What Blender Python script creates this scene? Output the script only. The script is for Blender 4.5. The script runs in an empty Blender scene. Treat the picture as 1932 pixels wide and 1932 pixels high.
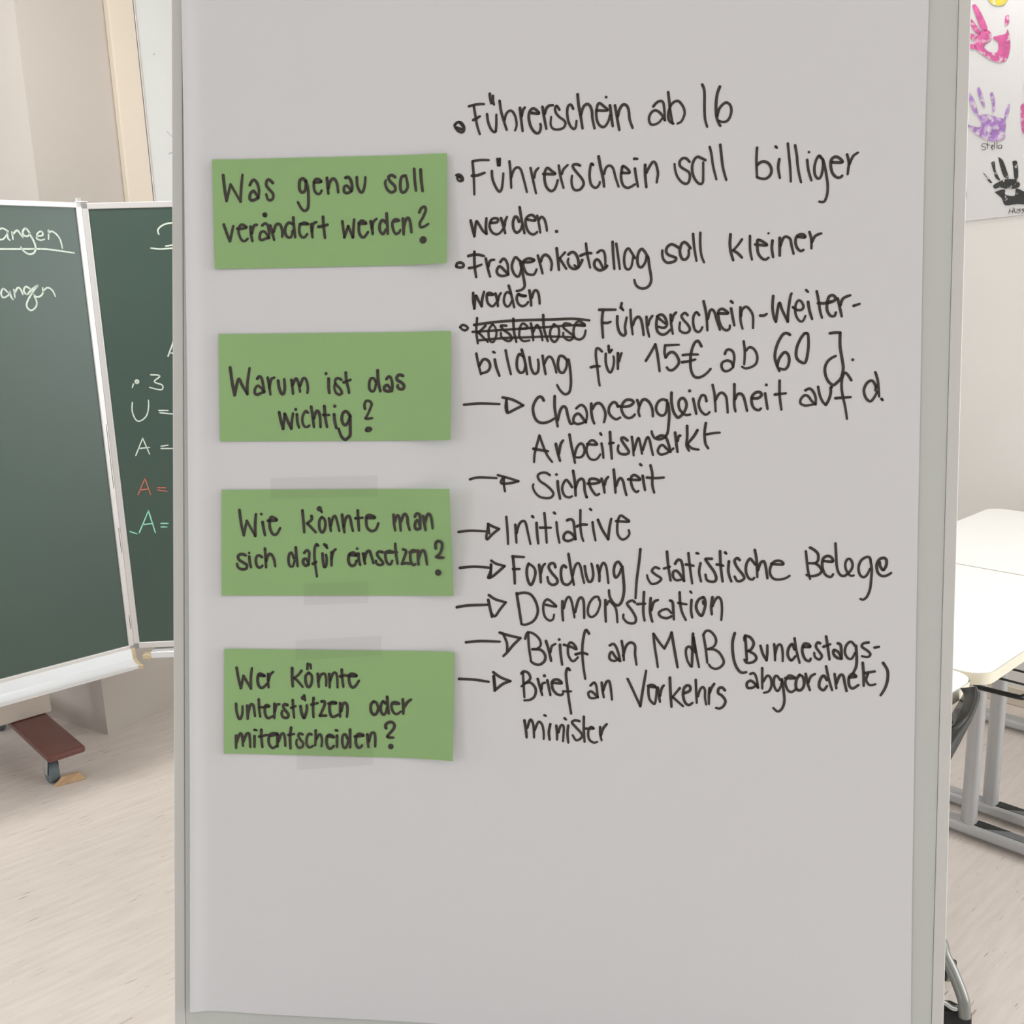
import bpy, bmesh, math, random
from mathutils import Vector, Matrix
random.seed(4)
C = bpy.context.scene.collection
SC = bpy.context.scene
PI = math.pi
# ---- measured constants (metres; world Z up, camera 1.55 m above the floor) ----
R = [[0.9995, 0.0306, -0.0], [-0.0067, 0.2176, -0.976], [-0.0298, 0.9756, 0.2177]]
P0 = [-0.1513, 0.8511, 1.3845]
HU = [0.9956, -0.0903, -0.0245]
HV = [0.0405, 0.18, 0.9828]
HN = [-0.0843, -0.9795, 0.1828]
AD = [0.7378, 0.675, 0.0]
BD = [-0.675, 0.7378, 0.0]
hinge = [-1.248, 3.0549, 1.8465]
WA = 3.66
EYE = 1.55
V = Vector
R = Matrix(R); P0, HU, HV, HN, AD, BD, HI = map(V, (P0, HU, HV, HN, AD, BD, hinge))
Zv = V((0, 0, 1))

# ---- camera ----
cam = bpy.data.cameras.new('camera'); cam.sensor_width = 36; cam.lens = 36 * 1860 / 1932; cam.clip_start = .05
co = bpy.data.objects.new('camera', cam); C.objects.link(co)
co.matrix_world = Matrix.Translation((0, 0, EYE)) @ R.to_4x4()
SC.camera = co
# ---- world, lights, exposure ----
SC.view_settings.view_transform = 'Standard'; SC.view_settings.look = 'None'
SC.view_settings.gamma = 1; SC.view_settings.use_curve_mapping = False
SC.view_settings.exposure = 0.24
w = bpy.data.worlds.new('daylight'); SC.world = w; w.use_nodes = True
w.node_tree.nodes['Background'].inputs[0].default_value = (.94, .97, 1.0, 1)
w.node_tree.nodes['Background'].inputs[1].default_value = .335
def area(name, loc, to, sx, sy, power, col):
    l = bpy.data.lights.new(name, 'AREA'); l.shape = 'RECTANGLE'; l.size = sx; l.size_y = sy; l.energy = power; l.color = col
    o = bpy.data.objects.new(name, l); C.objects.link(o); o.location = loc
    o.rotation_euler = (V(to) - V(loc)).to_track_quat('-Z', 'Y').to_euler()
    return o
def AB(a, b, z=0): return AD * a + BD * b + Zv * z
area('window_daylight', AB(WA - .02, -3.2, 1.87), AB(0, -3.0, 1.4), 5.2, 1.9, 225, (.93, .97, 1))  # window out of view, assumed from the light falling from the right
area('left_fill_light', (-4.1, 1.2, 1.9), (0, 2.1, 1.2), 2.2, 1.6, 38, (.93, .97, 1))  # added fill from the left to brighten floor and walls, no window there
area('added_card_shadow_light', (-3.6, -1.2, 2.0), (.2, .85, 1.35), .9, 1.2, 16, (.93, .97, 1))  # small unseen light added at rear left to cast the card shadows, no window
area('overhead_fill_light', (-1.4, 2.0, 3.12), (-1.4, 2.0, 0), 1.4, .3, 29, (1, .985, .96))  # unseen overhead fill, added to brighten the floor on the left
area('overhead_fill_light', (2.1, 3.2, 3.12), (2.1, 3.2, 0), 1.4, .3, 27, (1, .985, .96))  # second added overhead fill, brightens the desks, no fixture

# ---- helpers ----
def lin(h):
    h = h.lstrip('#'); o = []
    for i in (0, 2, 4):
        c = int(h[i:i + 2], 16) / 255; o.append(c / 12.92 if c <= .04045 else ((c + .055) / 1.055) ** 2.4)
    return tuple(o) + (1,)
def mat(name, col, rough=.6, metal=0, var=.03, scale=12, spec=.5, alpha=1, bump=0):
    m = bpy.data.materials.new(name); m.use_nodes = True; n = m.node_tree.nodes; L = m.node_tree.links
    b = n['Principled BSDF']; c = lin(col)
    b.inputs['Roughness'].default_value = rough; b.inputs['Metallic'].default_value = metal
    b.inputs['Specular IOR Level'].default_value = spec; b.inputs['Alpha'].default_value = alpha
    t = n.new('ShaderNodeTexCoord'); z = n.new('ShaderNodeTexNoise'); z.inputs['Scale'].default_value = scale; z.inputs['Detail'].default_value = 4
    L.new(t.outputs['Object'], z.inputs['Vector'])
    r = n.new('ShaderNodeValToRGB'); r.color_ramp.elements[0].position = .3; r.color_ramp.elements[1].position = .7
    r.color_ramp.elements[0].color = tuple(x * (1 - var) for x in c[:3]) + (1,)
    r.color_ramp.elements[1].color = tuple(min(1, x * (1 + var)) for x in c[:3]) + (1,)
    L.new(z.outputs['Fac'], r.inputs['Fac']); L.new(r.outputs['Color'], b.inputs['Base Color'])
    if bump:
        k = n.new('ShaderNodeBump'); k.inputs['Strength'].default_value = bump; k.inputs['Distance'].default_value = .002
        L.new(z.outputs['Fac'], k.inputs['Height']); L.new(k.outputs['Normal'], b.inputs['Normal'])
    return m
M = dict(
 wall=mat('painted_wall', '#cdc5bd', .9, var=.012, scale=3), wallw=mat('white_wall', '#e8e6e2', .9, var=.012, scale=3),
 cream=mat('cream_paint', '#efe3d2', .7, var=.015, scale=3), ceil=mat('ceiling_paint', '#e8e4de', .9),
 base=mat('baseboard_paint', '#d8cdbd', .6), paper=mat('flipchart_paper', '#e6e6ea', .85, var=.006, scale=5),
 board=mat('whiteboard_enamel', '#d3d6d2', .35, var=.008, scale=3, spec=.35), rail=mat('board_edge_profile', '#dcdcd9', .5, var=.01),
 ink=mat('black_marker', '#46413d', .5, var=.12, scale=60, spec=.3), green=mat('green_card', '#9bc184', .85, var=.025, scale=8),
 tape=mat('clear_tape', '#8f8b80', .5, alpha=.075, spec=.1), gap=mat('dark_gap', '#5b564f', .8),
 slate=mat('chalkboard_green', '#334b40', .42, var=.06, scale=2.2, spec=.85), alu=mat('aluminium_profile', '#d9d6d4', .35, .35, var=.02),
 traym=mat('white_aluminium', '#e2e4e6', .3, .25, var=.02), capb=mat('beige_plastic', '#c9b896', .5), black=mat('black_plastic', '#1d1c1b', .4),
 chalk=mat('white_chalk', '#cfdcd0', .95, var=.15, scale=200), chalkr=mat('red_chalk', '#b9705f', .95, var=.15, scale=200), chalkg=mat('green_chalk', '#9adcc0', .95, var=.15, scale=200),
 maroon=mat('maroon_paint', '#6d423b', .35, var=.06), beam=mat('cream_steel', '#dcd0c4', .5), wheel=mat('blue_grey_rubber', '#68747a', .5), zinc=mat('zinc_bracket', '#c9c8c4', .35, .5),
 wood=mat('pale_wood', '#cfae87', .7, var=.15, scale=25), top=mat('white_laminate', '#fbfbf9', .28, var=.004), edge=mat('cream_edge_band', '#e6dfcb', .5),
 steel=mat('grey_powder_coat', '#bebebf', .38, .25, var=.02), apron=mat('mauve_grey_steel', '#8f888a', .5), inlay=mat('brushed_inlay', '#8c9196', .28, .8), chrome=mat('chrome', '#cfd2d3', .15, .9),
 shell=mat('glossy_charcoal_shell', '#4a4b4a', .2, .1, var=.03, spec=.7), poster=mat('white_poster_paper', '#dddcdc', .8, var=.008, scale=4),
 felt=mat('beige_felt', '#a89b82', .9), tube=mat('grey_tube', '#90918d', .35, .4), wb=mat('white_sheet_board', '#eef1ef', .5, var=.01),
 frame=mat('window_frame', '#efece6', .5), graph=mat('faint_pencil', '#c3cac8', .9))
def paint(name, col, holes=.45):
    m = mat(name, col, .8, var=.2, scale=28); n = m.node_tree.nodes; L = m.node_tree.links; b = n['Principled BSDF']
    src = b.inputs['Base Color'].links[0].from_socket
    z = n.new('ShaderNodeTexNoise'); z.inputs['Scale'].default_value = 55; z.inputs['Detail'].default_value = 5
    t = n.new('ShaderNodeTexCoord'); L.new(t.outputs['Object'], z.inputs['Vector'])
    r = n.new('ShaderNodeValToRGB'); r.color_ramp.elements[0].position = .28; r.color_ramp.elements[1].position = holes
    x = n.new('ShaderNodeMix'); x.data_type = 'RGBA'; L.new(z.outputs['Fac'], r.inputs['Fac']); L.new(r.outputs['Color'], x.inputs['Factor'])
    x.inputs['A'].default_value = lin('#e6dfe2'); L.new(src, x.inputs['B']); L.new(x.outputs['Result'], b.inputs['Base Color'])
    return m
HP = dict(pink=paint('pink_finger_paint', '#d0649c'), purple=paint('purple_finger_paint', '#a57cc0', .55), black=paint('black_finger_paint', '#3a3d3c', .42), yellow=paint('yellow_finger_paint', '#dcc94e'))
def floor_mat():
    m = bpy.data.materials.new('linoleum'); m.use_nodes = True; n = m.node_tree.nodes; L = m.node_tree.links; b = n['Principled BSDF']
    b.inputs['Roughness'].default_value = .32; b.inputs['Specular IOR Level'].default_value = .4
    t = n.new('ShaderNodeTexCoord'); mp = n.new('ShaderNodeMapping'); mp.vector_type = 'TEXTURE'
    mp.inputs['Rotation'].default_value = (0, 0, math.atan2(AD.y, AD.x)); L.new(t.outputs['Object'], mp.inputs['Vector'])
    def streak(sx, sy, lo, hi):
        s = n.new('ShaderNodeMapping'); s.inputs['Scale'].default_value = (sx, sy, 1); L.new(mp.outputs[0], s.inputs['Vector'])
        z = n.new('ShaderNodeTexNoise'); z.inputs['Scale'].default_value = 1; z.inputs['Detail'].default_value = 3; L.new(s.outputs[0], z.inputs['Vector'])
        r = n.new('ShaderNodeValToRGB'); r.color_ramp.elements[0].position = lo; r.color_ramp.elements[1].position = hi
        L.new(z.outputs['Fac'], r.inputs['Fac']); return r.outputs['Color']
    def mix(f, A, B):
        x = n.new('ShaderNodeMix'); x.data_type = 'RGBA'; L.new(f, x.inputs['Factor'])
        for k, q in (('A', A), ('B', B)):
            if isinstance(q, str): x.inputs[k].default_value = lin(q)
            else: L.new(q, x.inputs[k])
        return x.outputs['Result']
    c = mix(streak(7, 55, .3, .7), '#d9cfc7', '#e4dbd4')
    c = mix(streak(14, 130, .66, .74), c, '#a89c92')
    c = mix(streak(18, 150, .73, .78), c, '#6e625a')
    c = mix(streak(16, 140, .68, .76), c, '#efe8e2')
    L.new(c, b.inputs['Base Color']); return m
M['floor'] = floor_mat()

ORI = {}
def origin(o): return ORI.get(o.name, V((0, 0, 0))) if o else V((0, 0, 0))
def obj(name, verts, faces, m, parent=None, smooth=False, bevel=0):
    o0 = origin(parent)
    me = bpy.data.meshes.new(name); me.from_pydata([tuple(V(v) - o0) for v in verts], [], faces); me.update()
    bm = bmesh.new(); bm.from_mesh(me); bmesh.ops.recalc_face_normals(bm, faces=bm.faces); bm.to_mesh(me); bm.free()
    me.materials.append(M.get(m) if isinstance(m, str) else m)
    if smooth: me.polygons.foreach_set('use_smooth', [True] * len(me.polygons))
    o = bpy.data.objects.new(name, me); C.objects.link(o)
    if parent: o.parent = parent; ORI[o.name] = o0
    if bevel:
        k = o.modifiers.new('edge_round', 'BEVEL'); k.width = bevel; k.segments = 3; k.limit_method = 'ANGLE'
    return o
def thing(name, label, cat, loc=(0, 0, 0), group=None):
    o = bpy.data.objects.new(name, None); o.empty_display_size = .1; C.objects.link(o); o.location = loc; ORI[o.name] = V(loc)
    tag(o, label, cat, group); return o
def tag(o, label, cat, group=None):
    o['label'] = label; o['category'] = cat
    if group: o['group'] = group
    return o
def struct(o): o['kind'] = 'structure'; return o
class MB:
    def __init__(s): s.v = []; s.f = []
    def add(s, vs, fs): k = len(s.v); s.v += [V(x) for x in vs]; s.f += [[i + k for i in f] for f in fs]
    def box(s, f, r0, r1):   # f maps (x,y,z) to world
        vs = [f(*( (r0, r1)[(i >> j) & 1][j] for j in range(3))) for i in range(8)]
        s.add(vs, [(0, 1, 3, 2), (4, 6, 7, 5), (0, 4, 5, 1), (2, 3, 7, 6), (0, 2, 6, 4), (1, 5, 7, 3)])
    def tube(s, pts, rad, n=14, rb=None):
        pts = [V(p) for p in pts]; rb = rb or rad; rings = []; up = None
        for i, p in enumerate(pts):
            d = (pts[min(i + 1, len(pts) - 1)] - pts[max(i - 1, 0)]).normalized()
            if up is None: up = V((0, 0, 1)) if abs(d.z) < .9 else AD.copy()
            x = d.cross(up).normalized(); y = x.cross(d); up = y
            rings.append([p + x * math.cos(2 * PI * k / n) * rad + y * math.sin(2 * PI * k / n) * rb for k in range(n)])
        vs = [q for r_ in rings for q in r_]; fs = []
        for i in range(len(rings) - 1):
            for k in range(n): fs.append((i * n + k, i * n + (k + 1) % n, (i + 1) * n + (k + 1) % n, (i + 1) * n + k))
        fs += [tuple(range(n))[::-1], tuple((len(rings) - 1) * n + k for k in range(n))]; s.add(vs, fs)
    def prism(s, front, off):   # polygon swept by a vector
        n = len(front); s.add(list(front) + [V(p) + off for p in front], [tuple(range(n)), tuple(range(2 * n - 1, n - 1, -1))] + [(i, (i + 1) % n, n + (i + 1) % n, n + i) for i in range(n)])
    def out(s, name, m, parent=None, smooth=False, bevel=0): return obj(name, s.v, s.f, m, parent, smooth, bevel)
def box(name, f, r0, r1, m, parent=None, bevel=0):
    b = MB(); b.box(f, r0, r1); return b.out(name, m, parent, bevel=bevel)
def cr(pts, k=5):
    if len(pts) < 3: return pts
    P = [pts[0]] + pts + [pts[-1]]; o = []
    for i in range(1, len(P) - 2):
        a, b, c, d = P[i - 1:i + 3]
        for j in range(k):
            t = j / k
            o.append(tuple(.5 * ((2 * b[x]) + (c[x] - a[x]) * t + (2 * a[x] - 5 * b[x] + 4 * c[x] - d[x]) * t * t + (3 * b[x] - a[x] - 3 * c[x] + d[x]) * t ** 3) for x in range(len(b))))
    return o + [pts[-1]]
def nums(s): q = list(map(float, s.split())); return [x * 1e-4 for x in q]
def ink(data, f, hw, name, m, parent, label=None):
    """pen strokes lying on a surface f(u, v): ribbons with round ends"""
    b = MB()
    def disc(x, y, r, n=12): b.add([f(x + r * math.cos(2 * PI * i / n), y + r * math.sin(2 * PI * i / n)) for i in range(n)], [tuple(range(n))])
    for st in data.split('/'):
        if st[0] == '@':
            x, y, r = nums(st[1:]); disc(x, y, r, 16); continue
        q = nums(st); p = cr([(q[i], q[i + 1]) for i in range(0, len(q), 2)])
        p = [a for i, a in enumerate(p) if i == 0 or math.dist(a, p[i - 1]) > 1e-6]
        L, Rr = [], []; N = len(p); wob = random.uniform(.92, 1.08)
        for i, (x, y) in enumerate(p):
            a, c = p[max(i - 1, 0)], p[min(i + 1, N - 1)]; dx, dy = c[0] - a[0], c[1] - a[1]; l = math.hypot(dx, dy) or 1
            h = hw * wob * (1 - .18 * (i / max(1, N - 1)) ** 4)
            L.append(f(x - dy / l * h, y + dx / l * h)); Rr.append(f(x + dy / l * h, y - dx / l * h))
        b.add(L + Rr, [(i, i + 1, N + i + 1, N + i) for i in range(N - 1)])
        disc(*p[0], hw * wob); disc(*p[-1], hw * wob * .82)
        if N > 2:                                         # round joins at tight turns
            for i in range(1, N - 1):
                a, c, d = p[i - 1], p[i], p[i + 1]
                if (c[0] - a[0]) * (d[0] - c[0]) + (c[1] - a[1]) * (d[1] - c[1]) < .75 * math.dist(a, c) * math.dist(c, d): disc(*c, hw * wob * .97, 10)
    o = b.out(name, m, parent)
    if label: o['label'] = label
    return o

def clusters(data, gap, vgap=None):
    """split pen strokes into words: strokes whose boxes, grown by the gap, do not touch"""
    vgap = gap if vgap is None else vgap; it = []
    for st in data.split('/'):
        if st[0] == '@': x, y, r = nums(st[1:]); bx = [x - r, x + r, y - r, y + r]
        else: q = nums(st); bx = [min(q[::2]), max(q[::2]), min(q[1::2]), max(q[1::2])]
        new = [bx, [st]]; rest = []
        for c in it:
            e = c[0]
            if bx[0] - gap < e[1] and e[0] < bx[1] + gap and bx[2] - vgap < e[3] and e[2] < bx[3] + vgap:
                bx = new[0] = [min(bx[0], e[0]), max(bx[1], e[1]), min(bx[2], e[2]), max(bx[3], e[3])]; new[1] = c[1] + new[1]
            else: rest.append(c)
        it = rest + [new]
    return ['/'.join(c[1]) for c in it]
# ================= the room =================
W0 = V([-1.5158, 3.3841, 0.0]); WD = V([0.5164, 0.8564, 0.0]); WN = V((WD.y, -WD.x, 0))       # outward corner of the back-left wall, its direction, its normal
LB = (WA - W0.dot(AD)) / WD.dot(AD)
def WB(s, n, z): return W0 + WD * s + WN * n + Zv * z
LD = -WN
def WL(s, n, z): return W0 + LD * s + V((-WD.x, -WD.y, 0)) * n + Zv * z
CEIL = 3.2
struct(obj('floor', [(-7, -8, 0), (10, -8, 0), (10, 8, 0), (-7, 8, 0), (-7, -8, -.1), (10, -8, -.1), (10, 8, -.1), (-7, 8, -.1)], [(0, 1, 2, 3), (4, 5, 6, 7), (0, 1, 5, 4), (1, 2, 6, 5), (2, 3, 7, 6), (3, 0, 4, 7)], 'floor'))
struct(obj('ceiling', [(-7, -8, CEIL), (10, -8, CEIL), (10, 8, CEIL), (-7, 8, CEIL), (-7, -8, CEIL + .1), (10, -8, CEIL + .1), (10, 8, CEIL + .1), (-7, 8, CEIL + .1)], [(0, 1, 2, 3), (4, 5, 6, 7), (0, 1, 5, 4), (1, 2, 6, 5), (2, 3, 7, 6), (3, 0, 4, 7)], 'ceil'))
struct(box('wall_back', WB, (0, -.15, 0), (LB, 0, CEIL), 'wall'))
struct(box('wall_left', WL, (.15, -.15, 0), (4, 0, CEIL), 'wall'))
b = MB(); bc = WB(LB, 0, 0).dot(BD); fr = lambda a, c, z: AB(WA + a, c, z)
WS = (-5.9, -4.15, -2.35, -.55)                       # jambs of the assumed windows along the wall
for r0, r1 in (((0, WS[3], 0), (.15, bc + .05, CEIL)), ((0, WS[0], 0), (.15, WS[3], .9)), ((0, WS[0], 2.85), (.15, WS[3], CEIL)), ((0, -8, 0), (.15, WS[0], CEIL))): b.box(fr, r0, r1)
for c in WS[1:3]: b.box(fr, (0, c - .08, .9), (.15, c + .08, 2.85))
struct(b.out('wall_right', 'wallw'))
for k in range(3):
    c0, c1 = WS[k] + (.08 if k else 0), WS[k + 1] - (.08 if k < 2 else 0); cm = (c0 + c1) / 2
    b = MB()
    for r0, r1 in (((.03, c0, .9), (.09, c0 + .06, 2.85)), ((.03, c1 - .06, .9), (.09, c1, 2.85)), ((.03, c0 + .06, .9), (.09, c1 - .06, .96)), ((.03, c0 + .06, 2.79), (.09, c1 - .06, 2.85)), ((.035, cm - .03, .96), (.085, cm + .03, 2.79))): b.box(fr, r0, r1)
    struct(b.out('window_%d' % (k + 1), 'frame'))  # unseen windows, assumed from the daylight on the right side
struct(box('baseboard_right', lambda a, c, z: AB(WA + a, c, z), (-.014, -8, 0), (0, bc, .07), 'base', bevel=.004))
struct(box('trim_1', WB, (.335, 0, 0), (.443, .025, CEIL), 'cream', bevel=.004))

# white sheet board fixed to the back wall
t = thing('wall_board', 'white wall-mounted board with faint pencil scribbles above the chalkboard wing', 'whiteboard', WB(.46, 0, 1.1))
box('board_surface', WB, (.455, .0005, 1.1), (1.7, .02, 2.9), 'wb', t)
box('edge_strip', WB, (.446, .0005, 1.1), (.455, .024, 2.9), 'alu', t, bevel=.002)
ink('5130 24180 5200 24230/5400 21600 5600 21450/5380 20830 5560 20900 5700 20750', lambda s, z: WB(s, .0205, z), .002, 'scribble', 'graph', t)

# ================= poster with handprints =================
q0, q1 = nums('15753 17462|13740 17548'.split('|')[0]), nums('15753 17462|13740 17548'.split('|')[1])
sl = (q1[1] - q0[1]) / (q1[0] - q0[0])
def pz(bb): return q0[1] + sl * (bb - q0[0])
po = thing('handprint_poster', 'white paper poster with coloured handprints on the right wall', 'poster', AB(WA - .001, 1.3, 1.8))
b = MB(); n = 12
for i in range(n + 1):
    bb = .95 + (1.72 - .95) * i / n
    b.add([AB(WA - .0035 - .001 * math.sin(i), bb, pz(bb)), AB(WA - .0035, bb, 2.75)], [])
b.f = [(2 * i, 2 * i + 1, 2 * i + 3, 2 * i + 2) for i in range(n)]
b.out('paper_sheet', 'poster', po, True)
cols = {}
for i, (col, d) in enumerate([('pink', '15945 24549 15827 24562 15606 24220 15376 23731 15447 23634 15614 23778 15803 24224/15993 24114 15913 24098 15606 23665 15677 23567 15940 23917/16170 23775 15757 23583 15787 23439 16159 23623/16143 23394 15776 23287 15685 23121 16094 23271/15723 23651 15452 23709 15247 23558 15230 23334 15380 23251 15451 23152 15281 22972 15043 22892 14973 22990 14990 23214 15154 23356 15121 23423 14777 23431 14711 23564 14612 23253 14586 22919 14676 22604 14903 22570 15183 22694 15514 22940 15770 23211 15784 23401/14819 23985 14707 23999 14687 23741 14800 23727'),
 ('purple', '15905 21718 15827 21744 15645 21449 15493 21005 15617 21061 15805 21434/15592 21822 15517 21886 15374 21560 15269 21202 15398 21335/15141 21600 15068 21664 14972 21423 14943 21041 15022 21053 15039 21282/14492 21201 14448 21120 14502 20827 14607 20691 14588 20952/15531 20972 15212 20966 14890 20844 14568 20686 14542 20343 14560 20079 14909 20046 15233 20164 15486 20350 15832 20666 15878 20750 15668 20645 15422 20573 15353 20717'),
 ('black', '15194 19073 15022 18900 14847 18688 14970 18739/14936 19357 14820 19383 14757 19067 14576 18739 14740 18833 14836 19075/14713 19525 14547 19391 14406 19069 14307 18790 14467 18845 14608 19167/14232 19318 14078 19301 14001 18798 14110 18732 14173 19045/14612 18704 14421 18763 14110 18732 13947 18602 13938 18486 14086 18423 14398 18452 14558 18505 14753 18485 14802 18606/14744 18367 14552 18427 14395 18413 14383 18257 14068 18191 14048 18420 13811 18322 13570 18148 13511 17875 13970 17913 14356 17905 14492 18150'),
 ('yellow', '15542 24940 14804 24777 14815 24419 14999 24350 15316 24490/15719 25780 15567 25816 15390 24979 15545 24977/15427 25998 15272 25961 15156 24927 15309 24925/15106 25778 14988 25714 14886 24867 15038 24865'),
 ('pink', '14103 21069 13925 21191 13471 21049 13360 20593 13466 20091 13842 20139 14006 20310/14048 21799 13938 21818 13856 21254 13969 21271/13797 21904 13685 21886 13632 21220 13781 21242'),
 ('black', '15926 18473 15718 18454 15740 18177 15867 18228 16068 18124 16175 18455')]):
    b = MB()
    for pg in d.split('/'):
        q = nums(pg); pts = [(q[k], q[k + 1]) for k in range(0, len(q), 2)]
        pts = cr(pts + [pts[0]], 3)[:-1]
        b.add([AB(WA - .006, *p) for p in pts], [tuple(range(len(pts)))])
    o = b.out('handprint', HP[col], po)
    bm = bmesh.new(); bm.from_mesh(o.data); bmesh.ops.triangulate(bm, faces=bm.faces, ngon_method='EAR_CLIP'); bm.to_mesh(o.data); bm.free()
    o['label'] = ('large pink handprint with a white hole in the palm', 'pale purple handprint', 'black handprint with spread fingers', 'yellow handprint at the top', 'pink handprint cut by the right edge', 'dark handprint mostly hidden by the flipchart')[i]
for d in ['15142 19998 15262 20013 15297 19940 15173 19886 15168 19808 15288 19823/15105 20032 15090 19838/15139 19959 15019 19945/14974 19862 14897 19892 14940 19935 14974 19862 14888 19775/14866 20003 14852 19810/14787 19993 14773 19800/14663 19902 14739 19873 14694 19791 14618 19820 14624 19897 14615 19781', '14191 17776 14218 17622/14077 17805 14101 17613/14185 17698 14068 17689/14035 17763 14026 17647 13949 17641 13958 17757/13842 17748 13916 17716 13836 17671 13907 17599/13727 17739 13801 17707 13721 17662 13791 17590/13651 17733 13638 17579/13571 17689 13600 17576/13568 17650 13495 17683 13486 17567']: ink(d, lambda bb, z: AB(WA - .006, bb, z), .0011, 'signature', 'ink', po)

# ================= mobile chalkboard =================
hA, hB = HI.dot(AD), HI.dot(BD); ZT, ZB = HI.z, .452
cb = thing('chalkboard', 'green mobile chalkboard with chalk writing, hinged side wing and white chalk tray', 'chalkboard', AB(hA, hB, 0))
fm = lambda s, n, z: AB(hA + s, hB - n, z)
mp = box('main_panel', fm, (-2.0, -.022, ZB + .012), (-.016, 0, ZT - .014), 'slate', cb)
b = MB(); b.box(fm, (-2.0, -.026, ZT - .016), (0, .006, ZT)); b.box(fm, (-2.0, -.026, ZB), (0, .006, ZB + .014)); b.box(fm, (-.017, -.026, ZB), (0, .006, ZT))
b.out('panel_frame', 'alu', mp, bevel=.002)
for d in clusters('-2123 17606 -2269 17684 -2439 17573 -2461 17412 -2282 17387 -2127 17579/-2153 17578 -2148 17416 -2103 17362/-2021 17580 -2020 17391/-2002 17526 -1882 17637 -1813 17557 -1747 17449/-1545 17561 -1635 17696 -1726 17613 -1713 17504 -1609 17478 -1545 17561/-1548 17533 -1465 17342 -1436 17150 -1508 17011 -1647 16983 -1770 17065 -1836 17174/-1366 17481 -1199 17511 -1212 17621 -1328 17564 -1373 17426 -1271 17372 -1158 17401/-1016 17653 -1048 17403/-1026 17569 -936 17626 -808 17545 -717 17379 -689 17155/-2474 17116 -1870 17119 -1193 17123 -728 17070 -366 17015/-2346 15915 -2463 16027 -2533 15891 -2496 15781 -2357 15832 -2290 15941/-2294 15914 -2282 15803 -2240 15719/-2177 15994 -2179 15772/-2161 15911 -2063 16047 -1991 15990 -1955 15850/-1745 16013 -1846 16071 -1914 15961 -1848 15848 -1725 15957 -1575 16066 -1517 16093 -1644 15955 -1842 15680 -1891 15513 -1797 15398 -1651 15478 -1602 15645 -1682 15872/-1682 15872 -1611 15786 -1502 15783 -1409 15866 -1387 16034/-1401 15922 -1249 16032 -1121 15944 -1059 15772', .02): ink(d, lambda s, z: fm(s, .0012, z), .0026, 'chalk_writing', 'chalk', mp)
az = math.radians(87); wv = V((math.sin(az), math.cos(az), 0)); wnrm = V((wv.y, -wv.x, 0))
fw = lambda s, n, z: HI + wv * s + wnrm * n + Zv * (z - HI.z)
wp = box('wing_panel', fw, (.02, -.02, ZB + .016), (.62, 0, ZT - .018), 'slate', cb)
b = MB(); b.box(fw, (.003, -.024, ZT - .02), (.62, .005, ZT - .002)); b.box(fw, (.003, -.024, ZB), (.62, .005, ZB + .02)); b.box(fw, (.003, -.024, ZB), (.021, .005, ZT - .002))
b.out('wing_frame', 'alu', wp, bevel=.002)
box('wing_ledge', fw, (.06, -.02, ZB - .028), (.62, .03, ZB - .006), 'traym', wp, bevel=.003)
for k, mm in (('white', 'chalk'), ('red', 'chalkr'), ('green', 'chalkg')):
    for d in clusters({'white': '2182 17500 2165 17614 2264 17725 2476 17805 2765 17797 2928 17679/1907 17107 2195 17071 2547 17090 2987 17106/2349 17152 2556 17175 2998 17221/2077 13889 2210 14165 2336 14370 2425 13878/2158 13992 2362 13950/@1056 13150 75/1056 13150 1087 13114/944 13083 898 12979/1497 13347 1771 13302 1579 13132 1811 13017 1762 12877 1420 12960/846 12518 814 12234 892 11980 1028 11938 1219 12075 1316 12322 1343 12572/1624 12240 1905 12229/1651 12167 2034 12117/768 10861 1039 11396/1039 11396 1195 10881/897 11075 1219 11099/1576 11121 1792 11149/1568 11049 1922 11035', 'red': '700 9612 970 10119/970 10119 1092 9595/788 9757 1041 9783/1330 9808 1580 9798/1322 9734 1604 9686', 'green': '600 8380 965 9078/965 9078 1103 8357/737 8638 1064 8661/317 8430 524 8345/1315 8650 1531 8641/1303 8537 1483 8529'}[k], .022): ink(d, lambda s, z: fw(s, .0012, z), .0023, 'chalk_writing', mm, wp, k + ' chalk writing')
for a, c in [['-18 11877', '-26 9847'], ['-57 8578', '-68 7760'], ['-36 5679', '-38 5209']]:
    x0, z0 = nums(a); x1, z1 = nums(c)
    box('hinge_gap_shade', fw, (-.0035, .006, z1), (.0005, .0085, z0), 'black', cb)  # thin black strips stand in for the shade inside the hinge gaps
b = MB(); b.box(fm, (-.018, -.02, ZT), (.02, .004, ZT + .004)); b.tube([fm(-.002, -.008, ZT + .003), fm(-.002, -.008, ZT + .013)], .009)
b.out('hinge', 'zinc', cb, bevel=.001)
prof = [(0, ZB + .002), (.008, ZB + .002), (.014, ZB - .030), (.019, ZB - .034), (.050, ZB - .043), (.055, ZB - .038), (.060, ZB - .040), (.056, ZB - .052), (.02, ZB - .046), (0, ZB - .042)]
b = MB(); b.prism([fm(-2.0, y, z) for y, z in prof], AD * 1.988)
tr = b.out('chalk_tray', 'traym', cb)
b = MB(); cx = .03
b.prism([fm(-.012, cx + (y - cx) * 1.1, (ZB - .022) + (z - ZB + .022) * 1.12) for y, z in prof], AD * .013); b.out('end_cap', 'capb', tr, bevel=.001)
b = MB(); b.box(fw, (.035, .004, ZB - .03), (.062, .034, ZB - .012)); b.out('wing_end_cap', 'capb', wp, bevel=.004)
FT = {'rn': [0.9723, 3.1853, 0.14], 'ln': [0.8618, 3.1645, 0.14], 'beam': [0.9916, 3.5429, 0.14]}
bB = FT['beam'][1]
g = lambda a, bb, z: AB(a, bb, z)
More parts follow.
